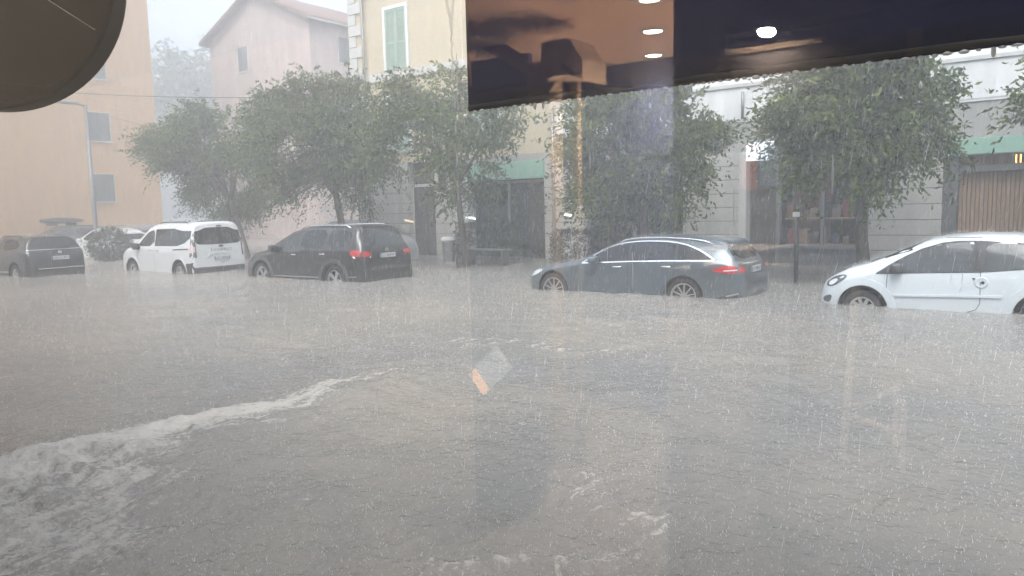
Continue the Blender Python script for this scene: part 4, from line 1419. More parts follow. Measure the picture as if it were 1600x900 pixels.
def make_bush(name, label, cat, c, rad, seed, n=900, lsize=.06, group=None, boxy=False, planter=None):
    g = np.random.default_rng(seed)
    rt = thing(name, (c[0], c[1], -.2), label, cat, group)
    if boxy:
        p = g.uniform(-1, 1, (n, 3))
        ax = g.integers(0, 3, n)
        p[np.arange(n), ax] = np.sign(p[np.arange(n), ax]) * (.82 + .18 * g.random(n))
        out = np.zeros((n, 3))
        out[np.arange(n), ax] = np.sign(p[np.arange(n), ax])
    else:
        p = g.normal(0, 1, (n, 3))
        p /= np.linalg.norm(p, axis=1, keepdims=True)
        out = p.copy()
        p = p * (g.random((n, 1)) ** .22)
    O = np.array(c) + p * np.array(rad) * .93
    d = out + g.normal(0, .5, (n, 3))
    d /= np.linalg.norm(d, axis=1, keepdims=True)
    V, F, t = leaves(O, d, 7, .14, lsize, .3, -.05, g)
    o = bulk("foliage", V, F, M_LEAFD, rt)
    at = o.data.attributes.new("tone", 'FLOAT', 'POINT')
    at.data.foreach_set('value', t.astype(np.float32))
    parts = []
    for k in range(6):
        a = k * 1.05
        parts.append(tubev([(c[0] + .1 * math.cos(a), c[1] + .1 * math.sin(a), -.2), (c[0] + rad[0] * .4 * math.cos(a), c[1] + rad[1] * .4 * math.sin(a), c[2])], [.025, .01], 6))
    V, F = merge(parts)
    mobj("stems", V, F, M_BARK, rt)
    if planter:
        box("planter", *planter, M_PAVE, rt, bev=.02)
    return rt


make_bush("clipped_bush", "dark round clipped bush in front of the white crossover", "bush", (-29.6, 13.9, .62), (.82, .8, .72), 21, n=1500)
make_bush("hedge", "dark hedge in a planter right of the tan pillar, beside the estate car's bonnet", "hedge", (-10.6, 17.6, .55), (.85, .35, .48), 22, n=1200, boxy=True, planter=(-11.4, -9.8, 17.3, 17.9, -.19, .1))
make_bush("hedge", "dark hedge in front of the cream building's shop front", "hedge", (-14.5, 18.4, .70), (1.15, .35, .50), 23, n=1500, boxy=True, planter=(-15.6, -13.4, 18.1, 18.7, -.19, .2))

# ================================================================== street furniture
lp = thing("street_lamp", (-33.7, 15.3, -.2), "tall grey street lamp with flat head in front of the orange wall", "street lamp")
tube("pole", [(-33.7, 15.3, -.2), (-33.7, 15.3, 1.2), (-33.7, 15.3, 6.45)], [.11, .10, .065], M_POLE, lp, n=12)
tube("arm", [(-33.7, 15.3, 6.40), (-33.7, 14.95, 6.46)], .04, M_POLE, lp)
box("lamp_head", -33.86, -33.54, 13.85, 14.98, 6.43, 6.52, M_POLE, lp, bev=.03)
box("lamp_glass", -33.82, -33.58, 14.4, 14.9, 6.52, 6.55, mat("lamp_top", (.6, .62, .62), .3), lp, bev=.01)


def cable(pts, sag, n=14):
    a, b = Vector(pts[0]), Vector(pts[1])
    return [a.lerp(b, i / n) - Vector((0, 0, sag * 4 * (i / n) * (1 - i / n))) for i in range(n + 1)]


w_ = tag(tube("overhead_cable", cable(((-39.95, 9.0, 7.9), (-22.3, 20.3, 6.2)), .5), .014, M_BLACKP, n=5), "thin dark cable strung across the orange wall", "cable")
w_ = tag(tube("overhead_cable", cable(((-39.95, 19.0, 6.9), (-36.9, 31.0, 5.2)), .35), .014, M_BLACKP, n=5), "thin cable running from the orange wall's corner towards the pink house", "cable")

lb = thing("litter_bin", (-14.25, 16.35, -.2), "grey litter bin on a post beside the thin leaning tree trunk", "bin")
mobj("bin_body", *lathev([(.15, .06), (.17, .12), (.185, .62), (.20, .64), (.20, .70), (.17, .70), (.15, .30), (.02, .28)], 20, 'z', (-14.33, 16.30, .08)), M_ZINC, lb, smooth=True)
mobj("bin_hood", *lathev([(.21, .70), (.215, .745), (.13, .80), (.02, .81)], 20, 'z', (-14.33, 16.30, .10)), M_TRIM, lb, smooth=True)
tube("post", [(-14.05, 16.35, -.2), (-14.05, 16.35, 1.02)], .035, M_BLACKP, lb)
boxes("bracket", [(-14.2, -14.05, 16.31, 16.37, .45, .50), (-14.2, -14.05, 16.31, 16.37, .65, .70)], M_BLACKP, lb)

bn = thing("bench", (-13.8, 17.5, -.19), "low bench with a pale slatted seat in front of the hedge and shop front", "bench")
for k in range(3):
    box("seat_slat", -14.65, -13.0, 17.3 + k * .13, 17.41 + k * .13, .44, .48, M_ZINC, bn, bev=.008)
for x in (-14.5, -13.2):
    boxes("leg", [(x, x + .08, 17.32, 17.64, -.19, .437)], M_ZINC, bn)

pl = thing("parking_post", (-4.4, 15.9, -.2), "slim dark post with a small white plate left of the hatchback's nose", "post")
tube("pole", [(-4.4, 15.9, -.2), (-4.4, 15.9, 1.5)], .045, M_BLACKP, pl)
box("plate", -4.47, -4.33, 15.84, 15.86, 1.38, 1.48, M_PLATE, pl, bev=.004)

# round sign hanging by the shop window
SX, SY, SZ, SR = -2.407, .874, 2.392, .353
sg_ = thing("round_sign", (SX, SY, SZ), "dark brown round hanging sign in the top left corner", "sign", rz=R(-53.5))
M_BROWN = mat("dark_brown_enamel", (.013, .0105, .0092), .6, spec=.2, var=.25, vscale=3)
mobj("disc", *lathev([(.02, .03), (SR * .93, .03), (SR * .945, .040), (SR * .985, .040), (SR, .03), (SR, -.03), (SR * .985, -.045), (.02, -.045)], 72, 'x'), M_BROWN, sg_, local=True)
tube("painted_highlight", [(.031, .1535, -.053), (.031, .289, -.145)], .0014, mat("painted_highlight", (.35, .33, .31), .4), sg_, n=6, local=True)  # reflected highlight on the disc, painted as a thin pale stripe
tube("bracket", [(0, 0, SR), (0, 0, SR + .16), (.35, 0, SR + .16)], .018, M_BLACKP, sg_, local=True)

# ================================================================== the shop the picture is taken from
D = 0.42                                             # the window stands at Y = D; the room lies behind the camera
def rl(y):                                           # depth seen in the window -> depth in the room
    return 2 * D - y


M_CEIL = mat("shop_ceiling_paint", (.58, .40, .29), .7)
M_NAVY = mat("navy_wall_paint", (.003, .014, .085), .6)
M_DARKP = mat("aubergine_wall_paint", (.030, .022, .025), .7)
M_TAN = mat("tan_timber", (.22, .155, .11), .6, var=.2, vscale=4)
M_SHOPFL = mat("shop_floor_tile", (.13, .122, .115), .5, var=.2)
BY = rl(5.4)
CZ = 2.84
tag(box("shop_floor", -7, 4, BY - .2, D - .05, -.1, .04, M_SHOPFL), kind='structure')
tag(box("shop_ceiling", -7, 4, BY - .2, -2.30, CZ, CZ + .15, M_CEIL), kind='structure')
tag(box("shop_ceiling_front", -7, 4, -2.296, D - .08, CZ, CZ + .15, M_DARKP), kind='structure')  # front section coloured dark to weaken its reflection in the panes
tag(box("shop_wall_back", -7, 4, BY - .2, BY, .045, CZ - .003, M_NAVY), kind='structure')
tag(box("shop_wall_left", -7.2, -7, BY, D, .045, CZ - .003, M_DARKP), kind='structure')
tag(box("shop_wall_right", 4, 4.2, BY, D, .045, CZ - .003, M_DARKP), kind='structure')
tag(boxes("shop_wall_front", [(-7, -3.02, D - .1, D + .1, .045, 3.0), (2.42, 4, D - .1, D + .1, .045, 3.0), (-3.02, 2.42, D - .1, D + .1, 2.66, 3.0)], M_DARKP), kind='structure')
# window: two panes with a narrow joint
sw = thing("shop_window", (-.35, D, .05), "wide rain streaked shop window pane with a joint left of the awning edge", "window")
boxes("frame", [(-3.02, -2.95, D - .05, D + .05, .05, 2.66), (2.35, 2.42, D - .05, D + .05, .05, 2.66), (-2.95, 2.35, D - .049, D + .049, .05, .12), (-2.95, 2.35, D - .049, D + .049, 2.6, 2.66)], M_BLACKP, sw)
mobj("pane", [(-2.95, D, .12), (-.3506, D, .12), (-.3506, D, 2.6), (-2.95, D, 2.6)], [(0, 1, 2, 3)], M_WINDOW, sw)
mobj("pane", [(-.3494, D, .12), (2.35, D, .12), (2.35, D, 2.6), (-.3494, D, 2.6)], [(0, 1, 2, 3)], M_WINDOW_TINT, sw)
# rivulets running down the outside of the glass
M_RIV = bpy.data.materials.new("water_rivulet")
M_RIV.use_nodes = True
_n = M_RIV.node_tree.nodes
_p = _n["Principled BSDF"]
_p.inputs['Base Color'].default_value = (.95, .97, .98, 1)
_p.inputs['Roughness'].default_value = .12
_p.inputs['IOR'].default_value = 1.33
_tl = _n.new("ShaderNodeBsdfTranslucent")
_tl.inputs['Color'].default_value = (.95, .97, .98, 1)
_tr = _n.new("ShaderNodeBsdfTransparent")
_m1 = _n.new("ShaderNodeMixShader")
_m2 = _n.new("ShaderNodeMixShader")
_m1.inputs[0].default_value = .6
_m2.inputs[0].default_value = .55
_k = M_RIV.node_tree.links
_k.new(_p.outputs[0], _m1.inputs[1])
_k.new(_tl.outputs[0], _m1.inputs[2])
_k.new(_m1.outputs[0], _m2.inputs[1])
_k.new(_tr.outputs[0], _m2.inputs[2])
_k.new(_m2.outputs[0], _n["Material Output"].inputs['Surface'])


def rivulet(pts, w, h=.0012):
    V, F = [], []
    for i, (x, z) in enumerate(pts):
        ww = w[i] if hasattr(w, '__len__') else w
        for k in range(7):
            t = math.pi * k / 6
            V.append((x + ww * math.cos(t), D + .0015 + h * math.sin(t), z))
    for i in range(len(pts) - 1):
        for k in range(6):
            a = i * 7 + k
            F.append((a, a + 1, a + 8, a + 7))
    return V, F


_rg = np.random.default_rng(4)
rp = []


def wander(x0, z0, z1, w, n=14, amp=.0009, gap=.25):
    """one run of water, pinched off here and there"""
    seg = []
    for i in range(n + 1):
        z = z0 + (z1 - z0) * i / n
        x = x0 + amp * math.sin(i * 1.9 + x0 * 900) + amp * .6 * _rg.normal()
        if _rg.random() < gap and len(seg) > 2:
            ww = [w * (.25 + .75 * math.sin(math.pi * (q + .5) / len(seg))) * _rg.uniform(.6, 1.2) for q in range(len(seg))]
            rp.append(rivulet(seg, ww, .0008))
            seg = []
        else:
            seg.append((x, z))
    if len(seg) > 2:
        rp.append(rivulet(seg, [w * .6] * len(seg), .0008))


rp.append(rivulet([(-.3560, 1.90), (-.3585, 1.885), (-.3610, 1.874), (-.3608, 1.866)], [.0009, .0010, .0017, .0009], .0008))
rp.append(rivulet([(-.3660, 1.90), (-.3640, 1.884), (-.3612, 1.874)], [.0011, .0013, .0012], .0008))
wander(-.3608, 1.868, 1.832, .0012, 10, .0006, .1)
wander(-.3600, 1.822, 1.745, .0009, 16, .0005, .3)
wander(-.3570, 1.85, 1.80, .0004, 10, .0003, .3)
for k in range(10):
    x = -.3 + _rg.random() * .29 if k < 7 else -.40 - _rg.random() * .5
    z = 1.86 - _rg.random() * .30
    l = .006 + _rg.random() * .02
    rp.append(rivulet([(x, z), (x + .0002, z - l * .5), (x, z - l)], [.0002, .0007, .0003], .0006))
V, F = merge(rp)
tag(mobj("rivulets", V, F, M_RIV, sw, smooth=True), kind='stuff')

# awning valance hanging outside, water beading along its hem
VX0, VY, VZ = -1.803, 2.20, 2.098
aw = thing("awning_valance", (0, VY, VZ), "dark navy awning valance hanging across the top right, water dripping from its hem", "awning")
M_AWN = mat("navy_awning_cloth", (.004, .010, .060), .8, spec=.1)
g_ = np.random.default_rng(9)
V, F = [], []
nx, nz = 160, 14
for i in range(nx + 1):
    x = VX0 + (4.6) * i / nx
    for k in range(nz + 1):
        z = VZ + 1.1 * k / nz
        V.append((x, VY + .004 * math.sin(x * 7 + k * .2) * (1 - k / nz) + .002 * math.sin(x * 19), z))
n0 = len(V)
V += [(x, y + .012, z) for x, y, z in V]
for i in range(nx):
    for k in range(nz):
        a = i * (nz + 1) + k
        b = a + nz + 1
        F += [(a, b, b + 1, a + 1), (a + n0, a + 1 + n0, b + 1 + n0, b + n0)]
    a = i * (nz + 1)
    F.append((a, a + n0, a + nz + 1 + n0, a + nz + 1))
mobj("cloth", V, F, M_AWN, aw, smooth=True)
tube("hem_bar", [(VX0 - .004, VY + .006, VZ + .012), (VX0 + 4.6, VY + .006, VZ + .012)], .013, mat("hem_black", (.008, .008, .010), .5), aw, n=8)
tube("side_cord", [(VX0 - .006, VY + .006, VZ), (VX0 - .006, VY + .006, VZ + 1.1)], .006, MATS["hem_black"], aw, n=6)
box("roller_case", VX0 - .1, VX0 + 4.7, VY - .08, VY + .10, VZ + 1.08, VZ + 1.26, M_BLACKP, aw, bev=.02)
for x in (VX0 + .3, VX0 + 4.2):
    tube("support_arm", [(x, VY, VZ + 1.2), (x, D + .1, VZ + 1.0)], .025, M_BLACKP, aw)
# drops under the hem
dv = []
x = VX0 + .02
while x < VX0 + 3.2:
    big = g_.random() < .16
    w = .004 + g_.random() * .010
    h = .004 + g_.random() * .006
    if big:
        h += .012 + g_.random() * .01
        w = .005 + g_.random() * .003
    dv.append(lathev([(.0005, -h), (w * .75, -h * .8), (w, -h * .4), (w * .8, 0), (w * .3, .004)], 8, 'z', (x, VY + .004, VZ)))
    if big and g_.random() < .6:
        zz = VZ - h - .01 - g_.random() * .05
        dv.append(lathev([(.0005, -.010), (.004, -.007), (.0048, -.002), (.003, .004), (.0005, .009)], 8, 'z', (x + .002, VY + .004, zz)))
    x += w * 1.2 + g_.random() * .035
V, F = merge(dv)
tag(mobj("hem_drops", V, F, mat("bright_water_drop", (.80, .84, .86), .1, spec=.8, coat=.5), aw, smooth=True), kind='stuff')

# ---- inside, all seen only as reflections in the pane
def lamp(x, y, label, e=45):
    t = thing("ceiling_spotlight", (x, y, CZ), label, "spotlight", "recessed ceiling spotlights in the shop")
    mobj("trim_ring", *lathev([(.062, -.002), (.085, -.002), (.088, -.010), (.070, -.014), (.062, -.010)], 28, 'z', (x, y, CZ - .001), close=True), M_TRIM, t, smooth=True)
    mobj("diffuser", *lathev([(.061, -.009), (.055, -.013), (.02, -.015)], 28, 'z', (x, y, CZ - .001)), mat("lit_diffuser", (1, 1, 1), .5, emit=(1, .90, .74), estr=28), t)
    ld = bpy.data.lights.new("spot_light", 'AREA')
    ld.shape = 'DISK'
    ld.size = .12
    ld.spread = R(115)
    ld.energy = e
    ld.color = (1, .80, .58)
    lo = bpy.data.objects.new("spot_light", ld)
    COL.objects.link(lo)
    lo.location = (x, y, CZ - .020)
    setpar(lo, t)


lamp(-2.16, rl(4.50), "round lit ceiling spotlight reflected above another, left of the dark partition edge")
lamp(-2.50, rl(5.22), "lower of the two round lit ceiling spotlights reflected near the dark partition edge")
lamp(-1.84, rl(3.80), "ceiling spotlight reflected at the very top edge of the photo")

lamp(-.62, rl(.98), "added spotlight out of view near the window, brightening easel and counter", 36)  # extra lamp out of frame, added to light the easel and counter
cv = thing("cove_lamp", (-1.78, rl(4.5), 1.98), "hidden cove lamp whose warm glow edges the dark partition", "lamp")
boxes("trough", [(-1.86, -1.70, rl(5.3), rl(3.78), 1.98, 1.995), (-1.715, -1.70, rl(5.3), rl(3.78), 1.996, 2.04)], M_TAN, cv)
ld = bpy.data.lights.new("cove_light", 'AREA')
ld.shape = 'RECTANGLE'
ld.size, ld.size_y = .10, 1.4
ld.energy = 170
ld.color = (1, .74, .50)
lo = bpy.data.objects.new("cove_light", ld)
COL.objects.link(lo)
lo.location = (-1.79, rl(4.54), 2.005)
lo.rotation_euler = (math.pi, R(-30), 0)
setpar(lo, cv)

# partition at the right of the reflection
pt = thing("partition_wall", (.7, rl(3.6), .04), "dark aubergine partition with a lit slot filling the top right reflection", "wall")
PY = rl(3.6)
boxes("panel", [(-1.615, 3.5, PY - .16, PY, .05, 2.44), (-1.615, 3.5, PY - .16, PY - .0, 2.535, CZ - .01), (-1.615, -1.345, PY - .16, PY, 2.44, 2.535)], M_DARKP, pt)
boxes("slot_back", [(-1.345, 3.5, PY - .155, PY - .10, 2.443, 2.532)], M_NAVY, pt)
boxes("slot_sill", [(-1.34, -.9, PY - .10, PY + .004, 2.436, 2.462)], M_TAN, pt)
mobj("slot_lamp_ring", *lathev([(.042, 0), (.055, 0), (.055, -.006), (.042, -.006)], 20, 'z', (-1.14, PY + .03, 2.53), close=True), M_TRIM, pt)
ld = bpy.data.lights.new("slot_light", 'AREA')
ld.shape = 'DISK'
ld.size = .08
ld.energy = 30
ld.color = (1, .84, .64)
lo = bpy.data.objects.new("slot_light", ld)
COL.objects.link(lo)
lo.location = (-1.14, PY + .03, 2.515)
lo.rotation_euler = (R(28), 0, 0)
setpar(lo, pt)
boxes("dark_inset", [(-.78, -.56, PY - .02, PY + .012, 1.9, 2.435)], M_NAVY, pt)
boxes("timber_post", [(-.553, -.50, PY + .0, PY + .03, 1.75, 2.435)], M_TAN, pt)

# stair flank, pillar, air conditioner on the left of the reflection
wp = thing("wall_panel", (-3.05, rl(4.2), .04), "dark blue leaning panel with a tan stair string at the reflection's top left", "panel")
YP = rl(4.2)
boxes("panel", [(-3.42, -2.93, YP - .05, YP, .05, 2.76)], M_NAVY, wp)
mobj("stair_string", [(-3.34, YP + .02, 3.02 - .02), (-2.91, YP + .02, 2.69), (-2.91, YP + .02, 2.60), (-3.34, YP + .02, 2.86), (-3.34, YP - .04, 3.0), (-2.91, YP - .04, 2.69), (-2.91, YP - .04, 2.60), (-3.34, YP - .04, 2.86)], [(0, 1, 2, 3), (7, 6, 5, 4), (0, 4, 5, 1), (1, 5, 6, 2), (2, 6, 7, 3), (3, 7, 4, 0)], M_TAN, wp)
pi = thing("pillar", (-2.7, rl(4.0), .04), "tan timber pillar reflected left of the estate car's bonnet", "pillar")
boxes("shaft", [(-2.80, -2.63, rl(4.0) - .15, rl(4.0), .05, 2.58)], M_TAN, pi)
boxes("capital", [(-2.83, -2.60, rl(4.0) - .17, rl(4.0) + .02, 2.583, 2.64)], M_TAN, pi)
pj = thing("slim_post", (-2.69, rl(4.4), .04), "slim tan post reflected over the left of the dense tree", "post")
boxes("shaft", [(-2.51, -2.46, rl(4.05) - .05, rl(4.05), .05, 2.5)], M_TAN, pj)
boxes("collar", [(-2.53, -2.44, rl(4.05) - .07, rl(4.05) + .02, 2.35, 2.38)], M_TAN, pj)
ac = thing("air_conditioner", (-2.4, rl(3.8), 2.5), "beige wall air conditioner reflected above the tan pillar", "air conditioner")
box("case", -2.56, -2.35, rl(3.8) - .3, rl(3.8), 2.50, 2.71, mat("beige_case", (.26, .205, .16), .5), ac, bev=.015)
V = [(-2.35, rl(3.8), 2.69), (-2.28, rl(3.8) - .02, 2.58), (-2.28, rl(3.8) - .02, 2.46), (-2.35, rl(3.8), 2.50)]
V += [(x, y - .28, z) for x, y, z in V]
mobj("side_cover", V, [(0, 1, 2, 3), (7, 6, 5, 4), (0, 4, 5, 1), (1, 5, 6, 2), (2, 6, 7, 3), (3, 7, 4, 0)], MATS["beige_case"], ac)
for k in range(2):
    v, f = bxv(-.028, .028, 0, .012, -.012, .012)
    M = Matrix.Translation((-2.375 + k * .035, rl(3.8) + .004, 2.535 - k * .03)) @ Matrix.Rotation(R(38), 4, 'Y')
    mobj("louvre", [M @ Vector(p) for p in v], f, M_NAVY, ac)

# display counter with lettering
dc = thing("display_counter", (-1.02, rl(2.6), .04), "greyish pink display counter with dark lettering reflected over the estate car's rear", "counter")
CYy = rl(2.6)
M_CTR = mat("counter_front", (.36, .29, .27), .5)
boxes("front", [(-1.19, -.85, CYy - .4, CYy, .05, 1.49)], M_CTR, dc)
boxes("top_rail", [(-1.11, -.84, CYy - .35, CYy + .01, 1.535, 1.565)], mat("rail_pink", (.42, .31, .27), .5), dc)
for x in (-1.10, -.87):
    boxes("rail_post", [(x, x + .015, CYy - .1, CYy, 1.492, 1.534)], MATS["rail_pink"], dc)
fm = frame_mat((-.965, CYy + .002, 1.468), (-1, 0, 0), (0, 0, 1))
text_mesh("lettering", "PROTECTION", .026, M_INK, frame_mat((-.972, CYy + .002, 1.466), (-1, 0, 0), (0, 0, 1)), dc, space=1.05)
text_mesh("lettering", "PRO", .026, mat("red_ink", (.25, .03, .03), .5), frame_mat((-1.125, CYy + .002, 1.466), (-1, 0, 0), (0, 0, 1)), dc, space=1.05)
for z in (1.29, 1.22):
    mobj("round_mark", *lathev([(.014, 0), (.014, .002), (.004, .003)], 16, 'y', (-1.135, CYy + .0005, z)), M_INK, dc)

# phone poster on the back
pp = thing("phone_poster", (-1.4, rl(3.45), 1.9), "poster of an orange and a slate blue phone reflected above the dark doorway", "poster")
s_ = 3.45 / 4.2
PX = lambda x: x * s_
PZ = lambda z: EYE + (z - EYE) * s_
py = rl(3.45)
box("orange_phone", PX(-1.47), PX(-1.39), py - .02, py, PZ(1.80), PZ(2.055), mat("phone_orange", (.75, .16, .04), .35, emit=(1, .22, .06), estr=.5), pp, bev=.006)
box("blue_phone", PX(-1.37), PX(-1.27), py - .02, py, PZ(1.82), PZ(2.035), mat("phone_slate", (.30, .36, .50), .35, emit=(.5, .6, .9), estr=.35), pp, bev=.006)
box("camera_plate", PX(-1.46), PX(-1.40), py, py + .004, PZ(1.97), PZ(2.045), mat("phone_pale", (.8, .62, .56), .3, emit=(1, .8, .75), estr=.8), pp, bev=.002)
for dx, dz in ((-.02, .018), (-.02, -.014), (.012, .002)):
    mobj("lens", *lathev([(.010, 0), (.010, .004), (.002, .005)], 14, 'y', (PX(-1.43) + dx, py + .003, PZ(2.005) + dz)), M_INK, pp)
boxes("hanger", [(PX(-1.475), PX(-1.265), py - .03, py - .021, PZ(2.06), PZ(2.075)), (PX(-1.375), PX(-1.37), py - .03, py - .022, PZ(1.8), PZ(2.06))], M_POLE, pp)

# easel / stand
es = thing("timber_easel", (-.4, rl(2.2), .04), "pale timber easel frame reflected on the water below the hatchback", "easel")
ey = rl(2.2)
M_PALEW = mat("pale_timber", (.70, .58, .46), .6, var=.2)
def bar(a, b, w=.011):
    return tubev([a, b], w, 4)
mobj("upright", *bar((-.447, ey, 1.50), (-.470, ey, 1.0)), M_PALEW, es)
mobj("top_arm", *bar((-.450, ey, 1.375), (-.395, ey - .02, 1.378), .008), M_PALEW, es)
mobj("shelf_bar", *bar((-.468, ey, 1.14), (-.355, ey - .10, 1.20), .009), M_PALEW, es)
mobj("shelf_bar", *bar((-.468, ey, 1.135), (-.322, ey + .02, 1.105), .009), M_PALEW, es)
mobj("leg", *bar((-.355, ey - .10, 1.22), (-.352, ey - .10, 1.0), .008), M_PALEW, es)
mobj("leg", *bar((-.318, ey + .02, 1.20), (-.314, ey + .02, 1.0), .008), M_PALEW, es)

dt = thing("dark_table", (-.4, ey, .04), "dark low table under the timber easel, reflected at lower right", "table")
boxes("table_top", [(-.62, -.16, ey - .25, ey + .12, .955, .99)], M_DARKP, dt)
for x in (-.60, -.21):
    boxes("leg", [(x, x + .03, ey + .05, ey + .09, .05, .953)], M_DARKP, dt)
    boxes("leg", [(x, x + .03, ey - .23, ey - .19, .05, .953)], M_DARKP, dt)

# tilted carton, made to glow so its reflection shows, on a dark plinth
dp = thing("dark_plinth", (-2.2, rl(3.0), .04), "dark blue plinth reflected as a dark column at the bottom centre", "plinth")
boxes("body", [(-2.52, -2.30, rl(3.0) - .4, rl(3.0) - .02, .05, .80)], M_NAVY, dp)
boxes("top_slab", [(-2.54, -2.28, rl(3.0) - .42, rl(3.0) - .0, .803, .83)], M_NAVY, dp)
ct = thing("glowing_carton", (-2.36, rl(3.0), .83), "tilted grey carton with an added glow and orange band reflected over the water at centre", "carton")
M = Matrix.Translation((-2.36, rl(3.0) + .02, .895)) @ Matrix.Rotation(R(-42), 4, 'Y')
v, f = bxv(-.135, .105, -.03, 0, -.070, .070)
mobj("carton_panel", [M @ Vector(p) for p in v], f, mat("carton_glow", (.32, .32, .33), .4, emit=(.8, .86, .9), estr=.55), ct)
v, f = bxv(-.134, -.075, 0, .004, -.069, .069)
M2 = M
mobj("orange_band", [M2 @ Vector(p) for p in v], f, mat("carton_orange_glow", (.75, .42, .22), .5, emit=(1, .55, .3), estr=2.2), ct)
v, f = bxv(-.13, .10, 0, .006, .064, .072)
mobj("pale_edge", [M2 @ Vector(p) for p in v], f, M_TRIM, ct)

# linear lamps on the shelves
def tube_lamp(x0, x1, y, z, label, col, st):
    t = thing("tube_lamp", ((x0 + x1) / 2, y, z), label, "lamp", "shelf lamps reflected in the window")
    tube("lit_tube", [(x0, y, z), (x1, y, z - .014)], .008, mat("tube_%d" % int(col[2] * 100), (1, 1, 1), .5, emit=col, estr=st), t)
    boxes("holder", [(x0 - .01, x1 + .01, y - .03, y - .012, z - .01, z + .012)], M_POLE, t)
tube_lamp(-3.68, -3.55, rl(4.4), 1.662, "white tube lamp reflected just right of the thin leaning trunk", (.9, .97, 1), 11)
tube_lamp(-2.88, -2.73, rl(4.4), 1.680, "white tube lamp reflected above the estate car's bonnet", (.9, .97, 1), 11)
tube_lamp(-4.33, -4.24, rl(4.4), 1.645, "warm lamp reflected right of the black car's roof", (1, .72, .42), 7)

# ================================================================== rain and splashes
M_RAIN = bpy.data.materials.new("rain_drop_water")
M_RAIN.use_nodes = True
_p = M_RAIN.node_tree.nodes["Principled BSDF"]
_p.inputs['Base Color'].default_value = (.66, .68, .70, 1)
_p.inputs['Roughness'].default_value = .3


def make_rain(n, xr, yr, zr, wmin, wmax, lmin, lmax, seed):
    g = np.random.default_rng(seed)
    p = np.stack([g.uniform(*xr, n), g.uniform(*yr, n), g.uniform(*zr, n)], 1)
    d = np.stack([-.16 + g.normal(0, .05, n), g.normal(0, .05, n), -np.ones(n)], 1)
    d /= np.linalg.norm(d, axis=1, keepdims=True)
    L = g.uniform(lmin, lmax, (n, 1))
    w = g.uniform(wmin, wmax, (n, 1))
    a = np.array([1., 0, 0])
    s1 = np.cross(d, a)
    s1 /= np.linalg.norm(s1, axis=1, keepdims=True)
    s2 = np.cross(d, s1)
    c = p + d * L * .6
    ring = [c + (s1 * math.cos(t) + s2 * math.sin(t)) * w for t in (0, 2.094, 4.189)]
    V = np.stack([p] + ring + [p + d * L], 1).reshape(-1, 3)
    b = (np.arange(n) * 5)[:, None]
    F = np.concatenate([b + np.array([[0, 1, 2]]), b + np.array([[0, 2, 3]]), b + np.array([[0, 3, 1]]), b + np.array([[4, 2, 1]]), b + np.array([[4, 3, 2]]), b + np.array([[4, 1, 3]])], 0)
    return V, F


V1, F1 = make_rain(110000, (-36, 6), (7.5, 19.5), (0.0, 9), .0004, .0011, .05, .16, 1)
V2, F2 = make_rain(1500, (-14, 4), (2.6, 6), (0.0, 4), .0005, .0010, .05, .16, 2)
tag(bulk("rain", np.concatenate([V1, V2]), np.concatenate([F1, F2 + len(V1)]), M_RAIN), "heavy slanting rain filling the street", kind='stuff')

M_SPL = bpy.data.materials.new("splash_water")
M_SPL.use_nodes = True
_p = M_SPL.node_tree.nodes["Principled BSDF"]
_p.inputs['Base Color'].default_value = (.54, .54, .525, 1)
_p.inputs['Roughness'].default_value = .25


def spikes(P, h, w, seed):
    g = np.random.default_rng(seed)
    n = len(P)
    tip = P + np.stack([g.normal(0, .5, n) * h, g.normal(0, .5, n) * h, h * (.6 + .6 * g.random(n))], 1)
    a0 = g.random(n) * 6.3
    ring = [P + np.stack([np.cos(a0 + t) * w, np.sin(a0 + t) * w, np.full(n, -.004)], 1) for t in (0, 2.094, 4.189)]
    V = np.stack([tip] + ring, 1).reshape(-1, 3)
    b = (np.arange(n) * 4)[:, None]
    F = np.concatenate([b + np.array([[0, 1, 2]]), b + np.array([[0, 2, 3]]), b + np.array([[0, 3, 1]])], 0)
    return V, F


def water_points(n, seed, rmin=1.6, rmax=22):
    g = np.random.default_rng(seed)
    co = np.empty(len(WATER.data.vertices) * 3, np.float32)
    WATER.data.vertices.foreach_get('co', co)
    co = co.reshape(-1, 3)
    r_ = np.hypot(co[:, 0], co[:, 1])
    ok = np.where((r_ > rmin) & (r_ < rmax) & (co[:, 1] < 16) & (co[:, 1] > .7))[0]
    i = g.choice(ok, n)
    P = co[i].astype(float)
    rr = np.hypot(P[:, 0], P[:, 1])[:, None]
    P[:, :2] += g.normal(0, .012, (n, 2)) * rr * .3
    return P


SP = water_points(46000, 3)
rr = np.hypot(SP[:, 0], SP[:, 1])
g = np.random.default_rng(33)
V1, F1 = spikes(SP, (.004 + .017 * g.random(len(SP)) ** 3) * (1 + rr * .05), (.0011 + .0022 * g.random(len(SP)) ** 2) * (1 + rr * .06), 4)
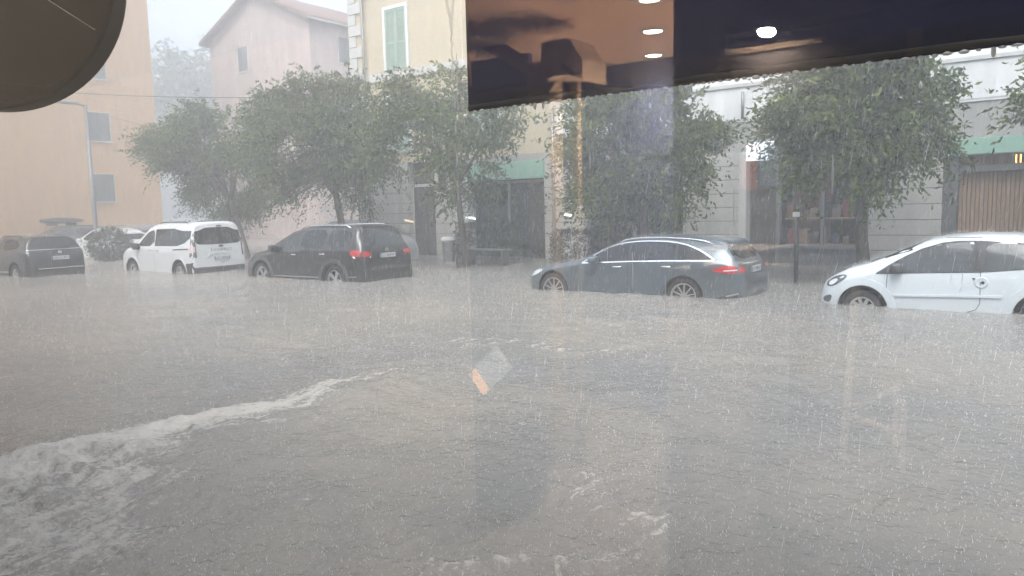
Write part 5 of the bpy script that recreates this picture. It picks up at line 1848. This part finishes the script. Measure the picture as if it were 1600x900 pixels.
# droplets thrown clear of the surface
DP = water_points(9000, 5, rmax=16)
DP[:, 2] += .01 + .06 * g.random(len(DP)) ** 2
V2, F2 = spikes(DP, np.full(len(DP), .006), np.full(len(DP), .0030), 6)
# low spray hanging over the water by the cars
n = 26000
LP = np.stack([g.uniform(-31, 3, n), g.uniform(9.0, 15.5, n), np.abs(g.normal(0, .07, n)) + .01], 1)
V3, F3 = spikes(LP, np.full(n, .010), .0022 + .0025 * g.random(n), 16)
V2, F2 = np.concatenate([V2, V3]), np.concatenate([F2, F3 + len(V2)])
tag(bulk("splashes", np.concatenate([V1, V2]), np.concatenate([F1, F2 + len(V1)]), M_SPL), "tiny white splashes of raindrops all over the flood water", kind='stuff')
# spray bouncing off the car roofs and bonnets
P = []
for c in CARS:
    L_, W_ = c.sp['L'], c.sp['W']
    M_ = Matrix.Translation(c.root.location) @ Matrix.Rotation(c.root.rotation_euler[2], 4, 'Z')
    k = 0
    while k < 1000:
        s_, y_ = g.uniform(.1, L_ - .3), g.uniform(-.42, .42) * W_
        h, _ = c.hit(s_, y_, 'top')
        q = M_ @ h
        P.append((q.x, q.y, q.z + abs(g.normal(0, .032)) - .004))
        k += 1
P = np.array(P)
V, F = spikes(P, .006 + .016 * g.random(len(P)), .0026 + .002 * g.random(len(P)), 8)
tag(bulk("roof_spray", V, F, M_SPL), "fine spray bouncing off the car roofs and bonnets", kind='stuff')

# ================================================================== rain mist
HAZE = box("haze", -115, 40, -7, 90, -1.4, 27, mat("haze_tmp", (1, 1, 1)))
hm = bpy.data.materials.new("rain_mist")
hm.use_nodes = True
hm.node_tree.nodes.remove(hm.node_tree.nodes["Principled BSDF"])
pv = hm.node_tree.nodes.new("ShaderNodeVolumePrincipled")
pv.inputs['Color'].default_value = (.91, .95, 1.0, 1)
pv.inputs['Density'].default_value = 0.0134
pv.inputs['Anisotropy'].default_value = 0.35
hm.node_tree.links.new(pv.outputs[0], hm.node_tree.nodes["Material Output"].inputs['Volume'])
HAZE.data.materials.clear()
HAZE.data.materials.append(hm)
tag(HAZE, "pale rain mist filling the street", kind='stuff')
